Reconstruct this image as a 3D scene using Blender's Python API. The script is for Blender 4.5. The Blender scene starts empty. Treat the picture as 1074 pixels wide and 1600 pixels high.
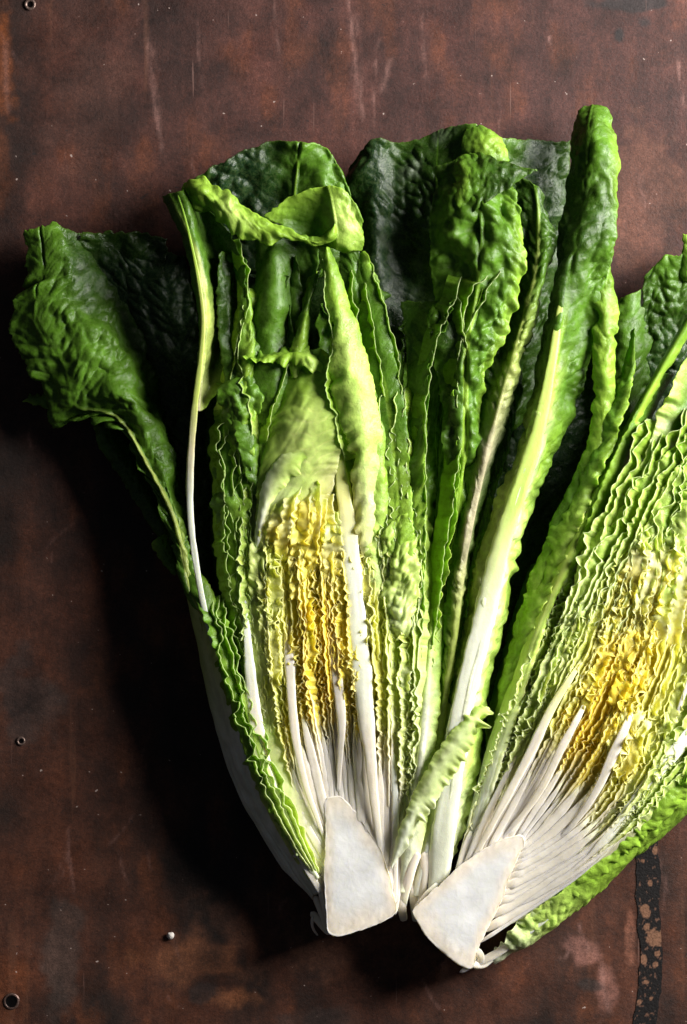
import bpy, math
import numpy as np
from mathutils import Vector

# ------------------------------------------------------------------ camera, light, exposure
S = 0.00025            # metres per photograph pixel, measured on the table top
CAMH = 1.05            # camera height above the table, metres
W0, H0 = 537.0, 800.0

def P(p):
    """photo pixel (x, y) and height z (in pixels) -> point in metres"""
    p = np.asarray(p, dtype=float)
    k = 1.0 - p[..., 2] * S / CAMH
    return np.stack([(p[..., 0] - W0) * S * k, (H0 - p[..., 1]) * S * k, p[..., 2] * S], axis=-1)

sc = bpy.context.scene
cam_data = bpy.data.cameras.new("camera")
cam = bpy.data.objects.new("camera", cam_data)
sc.collection.objects.link(cam)
cam.location = (0, 0, CAMH)
cam.rotation_euler = (0, 0, 0)
cam_data.sensor_fit = 'VERTICAL'
cam_data.sensor_height = 24
cam_data.lens = 24 * CAMH / (1600 * S)
cam_data.clip_start = 0.02
cam_data.clip_end = 20
sc.camera = cam

world = bpy.data.worlds.new("World")
sc.world = world
world.use_nodes = True
bg = world.node_tree.nodes["Background"]
bg.inputs[0].default_value = (0.75, 0.85, 1.0, 1)
bg.inputs[1].default_value = 0.034

def area(name, az, el, dist, sx, sy, power, col, target=(0.0, 0.0, 0.02)):
    ld = bpy.data.lights.new(name, 'AREA')
    ld.shape = 'RECTANGLE'; ld.size = sx; ld.size_y = sy
    ld.energy = power; ld.color = col
    o = bpy.data.objects.new(name, ld)
    sc.collection.objects.link(o)
    a, e = math.radians(az), math.radians(el)
    d = Vector((math.cos(a) * math.cos(e), math.sin(a) * math.cos(e), math.sin(e)))
    o.location = Vector(target) + d * dist
    o.rotation_euler = (-d).to_track_quat('-Z', 'Y').to_euler()
    return o

area("window_light", 24, 26, 0.86, 0.40, 0.46, 23.5, (1.0, 0.97, 0.93))

sc.view_settings.view_transform = 'Standard'
sc.view_settings.look = 'None'
sc.view_settings.exposure = 0.14
sc.view_settings.gamma = 1.0
sc.cycles.max_bounces = 8
sc.cycles.transmission_bounces = 4
sc.cycles.diffuse_bounces = 4
sc.cycles.glossy_bounces = 3
sc.cycles.caustics_reflective = False
sc.cycles.caustics_refractive = False
sc.cycles.sample_clamp_indirect = 6

# ------------------------------------------------------------------ numpy noise
def _h(ix, iy, seed):
    n = (ix.astype(np.int64) * 374761393 + iy.astype(np.int64) * 668265263 + seed * 1274126177) & 0xffffffff
    n = ((n ^ (n >> 13)) * 1274126177) & 0xffffffff
    n = (n ^ (n >> 16)) & 0xffffff
    return n / float(0xffffff)

def vnoise(x, y, seed=0):
    x = np.asarray(x, float); y = np.asarray(y, float)
    x, y = np.broadcast_arrays(x, y)
    ix, iy = np.floor(x), np.floor(y)
    fx, fy = x - ix, y - iy
    ux, uy = fx * fx * (3 - 2 * fx), fy * fy * (3 - 2 * fy)
    a = _h(ix, iy, seed); b = _h(ix + 1, iy, seed)
    c = _h(ix, iy + 1, seed); d = _h(ix + 1, iy + 1, seed)
    return ((a + (b - a) * ux) * (1 - uy) + (c + (d - c) * ux) * uy) * 2 - 1

def fbm(x, y, seed=0, octv=3):
    s, a, t = 0, 1.0, 0
    for k in range(octv):
        s = s + a * vnoise(np.asarray(x) * 2 ** k + 17 * k, np.asarray(y) * 2 ** k + 5 * k, seed + k)
        t += a; a *= 0.5
    return s / t

def voro(x, y, seed=0):
    """distance to the nearest and second nearest cell point"""
    x, y = np.broadcast_arrays(np.asarray(x, float), np.asarray(y, float))
    ix, iy = np.floor(x), np.floor(y)
    f1 = np.full(x.shape, 9.0); f2 = np.full(x.shape, 9.0)
    for dx in (-1, 0, 1):
        for dy in (-1, 0, 1):
            cx, cy = ix + dx, iy + dy
            px = cx + 0.15 + 0.7 * _h(cx, cy, seed)
            py = cy + 0.15 + 0.7 * _h(cx, cy, seed + 77)
            d = np.sqrt((px - x) ** 2 + (py - y) ** 2)
            f2 = np.where(d < f1, f1, np.minimum(f2, d))
            f1 = np.minimum(f1, d)
    return f1, f2

def sstep(a, b, x):
    t = np.clip((x - a) / (b - a), 0, 1)
    return t * t * (3 - 2 * t)

def mixc(a, b, t):
    a = np.asarray(a, float); b = np.asarray(b, float)
    t = np.asarray(t, float)[..., None]
    return a * (1 - t) + b * t

# ------------------------------------------------------------------ curves
def hermite(t, k, p):
    """smooth interpolation of points p (n, ...) given at knots k, evaluated at t"""
    p = np.asarray(p, float); k = np.asarray(k, float)
    n = len(k)
    if n == 2:
        w = ((t - k[0]) / (k[1] - k[0])).reshape((-1,) + (1,) * (p.ndim - 1))
        return p[0] * (1 - w) + p[1] * w
    m = np.zeros_like(p)
    d = (p[1:] - p[:-1]) / (k[1:] - k[:-1]).reshape((-1,) + (1,) * (p.ndim - 1))
    hk = (k[1:] - k[:-1])
    for i in range(1, n - 1):
        m[i] = (d[i - 1] * hk[i] + d[i] * hk[i - 1]) / (hk[i] + hk[i - 1])
    m[0] = d[0] * 1.5 - m[1] * 0.5
    m[-1] = d[-1] * 1.5 - m[-2] * 0.5
    i = np.clip(np.searchsorted(k, t, side='right') - 1, 0, n - 2)
    h = (k[i + 1] - k[i]); s = (t - k[i]) / h
    sh = (-1,) + (1,) * (p.ndim - 1)
    s = s.reshape(sh); h = h.reshape(sh)
    return ((2 * s**3 - 3 * s**2 + 1) * p[i] + (s**3 - 2 * s**2 + s) * h * m[i]
            + (-2 * s**3 + 3 * s**2) * p[i + 1] + (s**3 - s**2) * h * m[i + 1])

def curve(pts, n):
    """arc-length sampling of a smooth curve through pts"""
    p = np.array(pts, float)
    k = np.concatenate([[0], np.cumsum(np.maximum(np.linalg.norm(np.diff(p, axis=0), axis=1), 1e-3))])
    tt = np.linspace(0, k[-1], max(200, n * 2))
    q = hermite(tt, k, p)
    L = np.concatenate([[0], np.cumsum(np.linalg.norm(np.diff(q, axis=0), axis=1))])
    s = np.linspace(0, L[-1], n)
    return np.stack([np.interp(s, L, q[:, i]) for i in range(q.shape[1])], 1), L[-1]

COL = {
    'W': (.80, .82, .66), 'w': (.80, .725, .61), 'P': (.55, .71, .17), 'p': (.72, .80, .38),
    'L': (.29, .475, .045), 'G': (.092, .215, .014), 'D': (.028, .078, .005), 'B': (.010, .034, .009),
    'Y': (.95, .82, .14), 'y': (.93, .89, .36), 'O': (.42, .50, .12), 'K': (.46, .42, .27),
    'Z': (.95, .73, .06), 'F': (.56, .59, .50),
}
def ramp(s, t):
    c = np.array([COL[ch] for ch in s])
    if len(c) == 1:
        return np.repeat(c, len(t), 0)
    k = np.linspace(0, 1, len(c))
    return np.stack([np.interp(t, k, c[:, i]) for i in range(3)], 1)

# ------------------------------------------------------------------ mesh output
def link(o, parent=None):
    sc.collection.objects.link(o)
    if parent is not None:
        o.parent = parent
    return o

def mesh_obj(name, V, F, col, mat, parent=None, smooth=True):
    """V in metres (world); children are stored relative to their thing's base"""
    V = np.array(V, dtype=np.float32)
    if parent is not None:
        base = parent
        off = np.array(base.location)
        while base.parent is not None:
            base = base.parent; off = off + np.array(base.location)
        V = V - off.astype(np.float32)
    F = np.asarray(F, dtype=np.int32)
    me = bpy.data.meshes.new(name)
    me.vertices.add(len(V)); me.vertices.foreach_set('co', V.ravel())
    me.loops.add(F.size); me.loops.foreach_set('vertex_index', F.ravel())
    me.polygons.add(len(F))
    me.polygons.foreach_set('loop_start', np.arange(0, F.size, F.shape[1], dtype=np.int32))
    me.polygons.foreach_set('loop_total', np.full(len(F), F.shape[1], dtype=np.int32))
    me.update(calc_edges=True)
    me.validate()
    if smooth:
        me.polygons.foreach_set('use_smooth', np.ones(len(me.polygons), dtype=bool))
    if col is not None:
        a = me.color_attributes.new('Col', 'FLOAT_COLOR', 'POINT')
        c = np.ones((len(V), 4), dtype=np.float32); c[:, :3] = col
        a.data.foreach_set('color', c.ravel())
    me.materials.append(mat)
    return link(bpy.data.objects.new(name, me), parent)

def grid_faces(nr, nc, off=0, wrap=False, flip=False):
    r = np.arange(nr - 1)[:, None]; c = np.arange(nc if wrap else nc - 1)[None, :]
    c2 = (c + 1) % nc
    f = np.stack([r * nc + c, r * nc + c2, (r + 1) * nc + c2, (r + 1) * nc + c], -1).reshape(-1, 4) + off
    return f[:, ::-1] if flip else f

# ------------------------------------------------------------------ materials
def new_mat(name):
    m = bpy.data.materials.new(name); m.use_nodes = True
    nt = m.node_tree
    for n in list(nt.nodes): nt.nodes.remove(n)
    return m, nt, nt.nodes, nt.links

def leaf_mat(name, rough=0.34, trans=0.30, sss=0.0, fine=900, bump=0.25, spec=0.5, var=0.25, streak=0.0):
    m, nt, N, L = new_mat(name)
    out = N.new('ShaderNodeOutputMaterial')
    at = N.new('ShaderNodeVertexColor'); at.layer_name = 'Col'
    tc = N.new('ShaderNodeTexCoord')
    n1 = N.new('ShaderNodeTexNoise'); n1.inputs['Scale'].default_value = fine * 0.28; n1.inputs['Detail'].default_value = 5
    n1.inputs['Roughness'].default_value = 0.65
    L.new(tc.outputs['Object'], n1.inputs['Vector'])
    vo = N.new('ShaderNodeTexVoronoi'); vo.feature = 'DISTANCE_TO_EDGE'; vo.inputs['Scale'].default_value = fine * 0.5
    wob = N.new('ShaderNodeMixRGB'); wob.blend_type = 'LINEAR_LIGHT'; wob.inputs[0].default_value = 0.004
    L.new(tc.outputs['Object'], wob.inputs[1]); L.new(n1.outputs['Color'], wob.inputs[2])
    L.new(wob.outputs[0], vo.inputs['Vector'])
    mr = N.new('ShaderNodeMapRange'); mr.inputs[1].default_value = 0.3; mr.inputs[2].default_value = 0.7
    mr.inputs[3].default_value = 1 - var; mr.inputs[4].default_value = 1 + var
    L.new(n1.outputs['Fac'], mr.inputs[0])
    mul = N.new('ShaderNodeVectorMath'); mul.operation = 'SCALE'
    L.new(at.outputs['Color'], mul.inputs[0]); L.new(mr.outputs[0], mul.inputs['Scale'])
    # fine pale vein net
    mv = N.new('ShaderNodeMapRange'); mv.inputs[1].default_value = 0.0; mv.inputs[2].default_value = 0.09
    mv.inputs[3].default_value = 0.10 if streak == 0 else 0.05; mv.inputs[4].default_value = 0.0
    L.new(vo.outputs['Distance'], mv.inputs[0])
    vein = N.new('ShaderNodeMixRGB'); vein.inputs[2].default_value = (.55, .70, .25, 1)
    L.new(mv.outputs[0], vein.inputs[0]); L.new(mul.outputs[0], vein.inputs[1])
    pb = N.new('ShaderNodeBsdfPrincipled')
    L.new(vein.outputs[0], pb.inputs['Base Color'])
    pb.inputs['IOR'].default_value = 1.42
    pb.inputs['Specular IOR Level'].default_value = spec
    rr = N.new('ShaderNodeMapRange'); rr.inputs[1].default_value = 0.3; rr.inputs[2].default_value = 0.75
    rr.inputs[3].default_value = rough * 0.8; rr.inputs[4].default_value = rough * 1.35
    L.new(n1.outputs['Fac'], rr.inputs[0]); L.new(rr.outputs[0], pb.inputs['Roughness'])
    if sss > 0:
        pb.inputs['Subsurface Weight'].default_value = sss
        pb.inputs['Subsurface Radius'].default_value = (1.0, 0.9, 0.55)
        pb.inputs['Subsurface Scale'].default_value = 0.0025
    b1 = N.new('ShaderNodeBump'); b1.inputs['Strength'].default_value = bump; b1.inputs['Distance'].default_value = 0.0006
    add = N.new('ShaderNodeMath'); add.operation = 'MULTIPLY_ADD'; add.inputs[1].default_value = 0.6
    L.new(vo.outputs['Distance'], add.inputs[0]); L.new(n1.outputs['Fac'], add.inputs[2])
    L.new(add.outputs[0], b1.inputs['Height']); L.new(b1.outputs[0], pb.inputs['Normal'])
    if trans > 0:
        tr = N.new('ShaderNodeBsdfTranslucent')
        g = N.new('ShaderNodeHueSaturation'); g.inputs['Saturation'].default_value = 1.15; g.inputs['Value'].default_value = 1.5
        L.new(vein.outputs[0], g.inputs['Color']); L.new(g.outputs[0], tr.inputs['Color'])
        mx = N.new('ShaderNodeMixShader'); mx.inputs[0].default_value = trans
        L.new(pb.outputs[0], mx.inputs[1]); L.new(tr.outputs[0], mx.inputs[2]); L.new(mx.outputs[0], out.inputs[0])
    else:
        L.new(pb.outputs[0], out.inputs[0])
    return m

M_LEAF = leaf_mat('green_leaf', rough=0.28, trans=0.32, fine=1000, bump=0.55)
M_HEART = leaf_mat('pale_heart_leaf', rough=0.38, trans=0.22, sss=0.45, fine=1500, bump=0.2, var=0.12)
M_RIB = leaf_mat('white_leaf_rib', rough=0.34, trans=0.0, sss=0.6, fine=1200, bump=0.2, var=0.06, streak=1)
M_CORE = leaf_mat('cut_core', rough=0.33, trans=0.0, sss=0.7, fine=420, bump=0.22, var=0.07, streak=1)

# ------------------------------------------------------------------ leaf sheet
SEED = [11]
def leaf(parent, curves, cols, name='leaf', mat=None, bl=(0, 14), ru=(0, 0, 20), und=(0, 60), rib=None,
         mid=None, ridges=0, ser=1.2, th=1.6, step=2.2, vein=0.35, pinch=0.45, label=None, fade=True, edge='P', patch=0.0):
    """A leaf lofted through long curves (base to tip), from its left edge to its right edge.
    bl: blister height and cell size, ru: ruffle of left edge, of right edge, wave length; all in pixels"""
    SEED[0] += 13; sd = SEED[0]
    mat = mat or M_LEAF
    K = len(curves)
    n0 = 60
    rs = [curve(c, n0) for c in curves]
    Ls = max(r[1] for r in rs)
    nv = int(max(14, Ls / step))
    rs = [curve(c, nv)[0] for c in curves]
    C = np.stack(rs, 0)                                   # K, nv, 3
    dist = np.linalg.norm(np.diff(C, axis=0), axis=2).mean(1)
    k = np.concatenate([[0], np.cumsum(dist)]); Wd = k[-1]; k = k / Wd
    wmax = np.linalg.norm(np.diff(C, axis=0), axis=2).sum(0).max()
    nu = int(max(9, wmax / step))
    u = np.linspace(0, 1, nu)
    G = hermite(u, k, C)                                  # nu, nv, 3
    t = np.linspace(0, 1, nv)
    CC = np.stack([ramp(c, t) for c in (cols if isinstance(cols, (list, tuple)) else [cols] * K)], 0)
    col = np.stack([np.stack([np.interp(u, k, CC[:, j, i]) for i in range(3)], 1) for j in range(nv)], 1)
    mi = K // 2 if mid is None else mid
    um = k[mi]
    if pinch:
        pk = pinch * (1 - sstep(0, .14, t))[None, :, None]
        mrow = hermite(np.array([um]), k, C)
        G = mrow + (G - mrow) * (1 - pk)
        G[..., 2] -= 14 * pk[..., 0]
    du = np.gradient(G, axis=0); dv = np.gradient(G, axis=1)
    nrm = np.cross(du, dv); nrm /= np.linalg.norm(nrm, axis=2, keepdims=True) + 1e-9
    if nrm[..., 2].mean() < 0: nrm = -nrm
    dun = du / (np.linalg.norm(du, axis=2, keepdims=True) + 1e-9)
    seg = np.linalg.norm(np.diff(G, axis=0), axis=2)
    cum = np.concatenate([np.zeros((1, nv)), np.cumsum(seg, 0)], 0)
    wrow = cum[-1]
    a = cum - um * wrow[None, :]
    b = np.repeat(np.linspace(0, Ls, nv)[None, :], nu, 0)
    U = np.repeat(u[:, None], nv, 1); T = np.repeat(t[None, :], nu, 0)
    ws = fbm(a / 30, b / 30, sd) * 6
    bb = b - np.abs(a) * 0.8 + ws
    disp = np.zeros_like(a)
    # broad undulation
    if und[0]: disp += 1.3 * und[0] * fbm(a / und[1] + 3, b / und[1], sd + 3, 3)
    eL = np.clip(1 - cum / np.maximum(wrow * 0.5, 6), 0, 1)
    eR = np.clip(1 - (wrow[None, :] - cum) / np.maximum(wrow * 0.5, 6), 0, 1)
    edge_d = np.minimum(cum, wrow[None, :] - cum)
    if bl[0]:
        cs = bl[1] * 1.35
        f1, f2 = voro((a + ws * 0.5) / (cs * 1.1), bb / (cs * 0.85), sd)
        h = 0.5 * sstep(0.0, 0.6, f2 - f1) + 0.5 * np.sqrt(np.clip((f2 - f1) / .7, 0, 1))
        f1b, f2b = voro(a / (cs * 0.45) + 9, bb / (cs * 0.4), sd + 5)
        hb = sstep(0.0, 0.6, f2b - f1b)
        amt = (0.12 + 0.88 * sstep(-0.25, 0.45, fbm(a / 42, b / 60, sd + 8))) * sstep(0.0, 0.12, T)
        disp += 0.72 * bl[0] * amt * ((h - 0.5) + 0.18 * (hb - 0.5) + 0.9 * fbm(a / (cs * .9), bb / (cs * 1.1), sd + 9, 3)) * sstep(0, 7, edge_d + 2)
        gro = (1 - sstep(0.0, 0.13, f2 - f1)) * (0.4 + 0.6 * amt)
        col = mixc(col, np.minimum(col * 1.5 + 0.035, 0.9), gro * vein * 0.7)
    else:
        h = 0
    # side veins
    sp = 26.0
    ph = (bb / sp) + 0.25 * fbm(a / 20, b / 20, sd + 21)
    line = np.abs(ph - np.round(ph)) * sp
    vm = np.exp(-(line / 1.5) ** 2) * sstep(2, 10, np.abs(a)) * np.clip(1 - np.abs(a) / (wmax * 0.55), 0, 1)
    col = mixc(col, np.minimum(col * 1.6 + 0.05, 0.9), vm * vein)
    if bl[0] or und[0]:
        disp -= vm * min(1.2, 0.5 + bl[0] * 0.15)
    if ridges:
        disp += ridges * (1 - sstep(.35, .6, T)) * (fbm(a / 7, b / 260, sd + 71, 3) + 0.4 * vnoise(a / 2.5, b / 90, sd + 75))
        col = col * (1 + .10 * fbm(a / 5, b / 200, sd + 73, 3))[..., None]
    if rib is not None:
        w0, w1, hh, rc = rib
        wr = w0 + (w1 - w0) * T
        g = np.exp(-(a / wr) ** 2 * 1.3)
        g2 = sstep(1.3, 0.75, np.abs(a) / wr)
        disp = disp * (1 - np.minimum(1, g * 1.15)) + hh * g * (1 - 0.6 * T) + g2 * 1.1 * fbm(a / 4.5, b / 150, sd + 6, 2)
        rcol = np.repeat(ramp(rc, t)[None], nu, 0)
        strk = 1 + 0.10 * vnoise(a / 1.6, b / 60, sd + 2)
        col = mixc(col, rcol * strk[..., None], g2)
    # ruffled edges
    lam = ru[2]
    s1 = b / lam + 1.1 * fbm(b / (lam * 3.1), a * 0 + 3.3, sd + 31, 2) + 0.004 * a
    s2 = b / lam + 1.1 * fbm(b / (lam * 3.1), a * 0 + 8.3, sd + 32, 2)
    def wave(s): return 2.0 * fbm(s * 1.5, s * 0 + sd, sd + 35, 3) + 0.5 * np.sin(2 * np.pi * s) * sstep(-.3, .4, vnoise(s * .4, s * 0, sd + 36))
    mod = np.clip(0.75 + 1.3 * fbm(b / (lam * 2.6), a * 0, sd + 33, 2), .12, 1.7)
    endf = sstep(0, 0.08, T)
    disp += ru[0] * eL ** 1.8 * wave(s1) * mod * endf + ru[1] * eR ** 1.8 * wave(s2) * mod * endf
    inpl = (-ru[0] * 0.22 * eL ** 2 * np.cos(2 * np.pi * s1) + ru[1] * 0.22 * eR ** 2 * np.cos(2 * np.pi * s2)) * mod
    # serrated outline
    z0 = np.sign(U - 0.5) * (np.exp(-edge_d / 5.0)) * ser * (fbm(b / 5.0, U * 3, sd + 41, 2) + 0.5 * fbm(b / 17, U * 3, sd + 43, 2)) * 1.6
    G = G + nrm * disp[..., None] + dun * (inpl + z0)[..., None]
    tipd = (1 - T) * Ls
    if fade:
        dvn = dv / (np.linalg.norm(dv, axis=2, keepdims=True) + 1e-9)
        G = G + dvn * (np.exp(-tipd / 5.0) * ser * 2.0 * (fbm(a / 6.0, a * 0 + 1, sd + 51, 2) + fbm(a / 25.0, a * 0 + 1, sd + 52, 2)))[..., None]
    # colour mottling that belongs to the leaf
    mot = fbm(a / 22, bb / 22, sd + 61, 4)
    col = col * (1 + 0.28 * mot)[..., None]
    if patch:
        col = mixc(col, COL[edge], patch * sstep(0.1, 0.6, fbm(a / 40, b / 40, sd + 66, 3)))
    er = np.exp(-edge_d / 1.8) * 0.42  # pale rim, also lightened in colour as if catching light
    if fade: er = np.maximum(er, np.exp(-tipd / 2.2) * 0.5)
    col = mixc(col, np.minimum(col * 1.5 + np.array([.05, .06, .01]), .9), er)
    # recompute the normals for the thickness
    du = np.gradient(G, axis=0); dv = np.gradient(G, axis=1)
    n2 = np.cross(du, dv); n2 /= np.linalg.norm(n2, axis=2, keepdims=True) + 1e-9
    sgn = np.sign((n2 * nrm).sum(2, keepdims=True)); sgn[sgn == 0] = 1
    n2 = n2 * sgn
    tt = th * np.minimum(1, 0.35 + edge_d / 6.0)[..., None]
    A = G + n2 * tt * 0.5; Bm = G - n2 * tt * 0.5
    V = np.concatenate([A.reshape(-1, 3), Bm.reshape(-1, 3)])
    V[:, 2] = np.maximum(V[:, 2], 0.8 + 0.4 * (np.arange(len(V)) < len(A.reshape(-1, 3))))
    f = grid_faces(nu, nv); n = nu * nv
    ring = np.concatenate([np.arange(nv), np.arange(1, nu) * nv + nv - 1,
                           (nu - 1) * nv + np.arange(nv - 2, -1, -1), np.arange(nu - 2, 0, -1) * nv])
    rn = np.roll(ring, -1)
    side = np.stack([ring, rn, rn + n, ring + n], 1)
    F = np.concatenate([f, f[:, ::-1] + n, side[:, ::-1]])
    cc = np.concatenate([col.reshape(-1, 3)] * 2)
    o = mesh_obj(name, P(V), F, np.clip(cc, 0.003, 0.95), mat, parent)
    if label: o['label'] = label
    return o

# ------------------------------------------------------------------ rib: a solid, fibrous midrib
def rib(parent, pts, widths, cols, name='midrib', mat=None, flat=0.42, step=3.0, label=None, bury=12.0, wide=1.3, lowr=1.0):
    SEED[0] += 7; sd = SEED[0]
    pts = [tuple(p_) for p_ in pts]
    q, Ln = curve(pts, max(8, int(curve(pts, 30)[1] / step)))
    n = len(q); t = np.linspace(0, 1, n)
    w = np.interp(t, np.linspace(0, 1, len(widths)), widths) / 2
    w = w * wide * (1 + 0.14 * fbm(t * Ln / 22, t * 0, sd, 3))
    w = w * np.sqrt(np.clip(np.minimum(t, 1 - t) * Ln / 5 + .02, 0, 1))
    q[:, 2] += 1.5 - bury * sstep(.80, 1.0, t)
    tg = np.gradient(q, axis=0); tg /= np.linalg.norm(tg, axis=1, keepdims=True)
    q = q.copy(); q[:, 2] -= np.maximum(0, w * flat - 3.0) * lowr
    up = np.array([0, 0, 1.0]); sidev = np.cross(tg, up); sidev /= np.linalg.norm(sidev, axis=1, keepdims=True) + 1e-9
    upv = np.cross(sidev, tg)
    m = 18
    ang = np.arange(m) / m * 2 * np.pi
    cx, cz = np.cos(ang), np.sin(ang)
    prof = np.sign(cz) * np.abs(cz) ** 0.45 * flat
    rr = 1 + 0.10 * vnoise(ang[None, :] * 2.2, t[:, None] * Ln / 60, sd + 3) + 0.09 * vnoise(ang[None, :] * 5, t[:, None] * Ln / 34, sd + 4)
    V = q[:, None, :] + sidev[:, None, :] * (cx[None, :] * w[:, None] * rr)[..., None] + upv[:, None, :] * (prof[None, :] * w[:, None] * rr)[..., None]
    c = np.repeat(ramp(cols, t)[:, None], m, 1)
    c = c * (1 + 0.10 * vnoise(ang[None, :] * 6, t[:, None] * Ln / 60, sd + 9))[..., None]
    V = V.reshape(-1, 3); c = c.reshape(-1, 3)
    V[:, 2] = np.maximum(V[:, 2], 0.8)
    F = grid_faces(n, m, wrap=True)
    e0 = len(V); V = np.concatenate([V, q[:1], q[-1:]]); c = np.concatenate([c, c[:1], c[-1:]])
    i = np.arange(m); j = (i + 1) % m
    F = np.concatenate([F, np.stack([j, i, i * 0 + e0, i * 0 + e0], 1)[:, :4], np.stack([(n - 1) * m + i, (n - 1) * m + j, i * 0 + e0 + 1, i * 0 + e0 + 1], 1)])
    # end caps as quads would repeat a vertex: drop them, the ends are buried
    F = F[:-(2 * m)]
    o = mesh_obj(name, P(V), F, np.clip(c, 0.003, .95), mat or M_RIB, parent)
    if label: o['label'] = label
    return o

# ------------------------------------------------------------------ crinkled leaf seen on its cut edge
def ribbon(parent, path, amp, lam, th, depth, colf, name='inner_leaf', step=1.5, lean=0.0, zn=4.0, mat=None, spread=1.2, fam=0.0):
    """path: (n,3) dense polyline in pixels; amp, lam, th: functions of t"""
    SEED[0] += 5; sd = SEED[0]
    q, Ln = curve(path, int(curve(path, 30)[1] / step))
    n = len(q); t = np.linspace(0, 1, n); s = t * Ln
    tg = np.gradient(q, axis=0); tg[:, 2] = 0; tg /= np.linalg.norm(tg, axis=1, keepdims=True)
    nn = np.stack([-tg[:, 1], tg[:, 0], tg[:, 2] * 0], 1)
    seedh = sd if fam == 0 else 4242
    A = amp(t) * (0.35 + 0.9 * np.clip(fbm(s / 30, s * 0, sd, 2) + 0.55, 0, 1.3))
    lm = lam(t) * (1 + 0.35 * fbm(s / 40, s * 0 + 4, sd + 1, 2))
    ph = np.cumsum(2 * np.pi * step / lm) + (2.0 if fam == 0 else .8) * fbm(s / 28, s * 0, sd + 2, 2)
    def off(dp):
        p = ph + dp
        w = p / (2 * np.pi)
        m = sstep(-.35, .5, vnoise(w * .45, w * 0 + fam * .5, sd + 7)) * (1 if fam else .4)
        o = 1.9 * fbm(w * 1.25, w * 0 + fam * 2.4, seedh, 3) + 0.75 * np.sin(p) * m
        tt = 0.55 * np.sin(2 * p + .6) * m + 0.5 * fbm(w * 1.6, w * 0 + 7, sd + 12, 2)
        return o, tt
    rows = []; colr = []
    H = th(t) / 2
    end = np.minimum(1, np.minimum(s, Ln - s) / 32 + 0.03)
    zt = zn * fbm(s / 9, s * 0 + 2, sd + 3, 3) * np.minimum(1, A / 3)
    base = colf(q, t)
    prof = [(-1, 1.0, 1.0), (-1, .45, .3), (-1, .10, .02), (-.62, 0.0, -.0), (0, -.02, 0), (.62, 0.0, 0), (1, .10, .02), (1, .45, .3), (1, 1.0, 1.0)]
    for (sx, dz, ds) in prof:
        o, tt = off(ds * spread)
        k = (1 - 0.35 * ds)
        pos = q + nn * ((o * A * k + sx * H * (1 + 0.3 * (1 - ds) * 0) + lean * ds * depth))[:, None] + tg * (tt * A * 0.8 * k)[:, None]
        z = q[:, 2] + zt * (1 - ds) - dz * depth * end + (0.9 * H if dz <= 0 else 0) * (1 - abs(sx)) + (1 - end) ** 2 * -24
        pos = pos.copy(); pos[:, 2] = z
        rows.append(pos)
        cc = base * np.array((.93, .95, .72)) if dz > .2 else base
        if dz <= 0.0: cc = mixc(cc, np.array((.90, .90, .60)), np.full(len(cc), .35))
        colr.append(cc)
    V = np.stack(rows, 1); c = np.stack(colr, 1)
    m = len(prof)
    V = V.reshape(-1, 3); V[:, 2] = np.maximum(V[:, 2], 1.0)
    F = grid_faces(n, m)
    return mesh_obj(name, P(V), F, np.clip(c.reshape(-1, 3), 0.003, .95), mat or M_HEART, parent)

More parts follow.
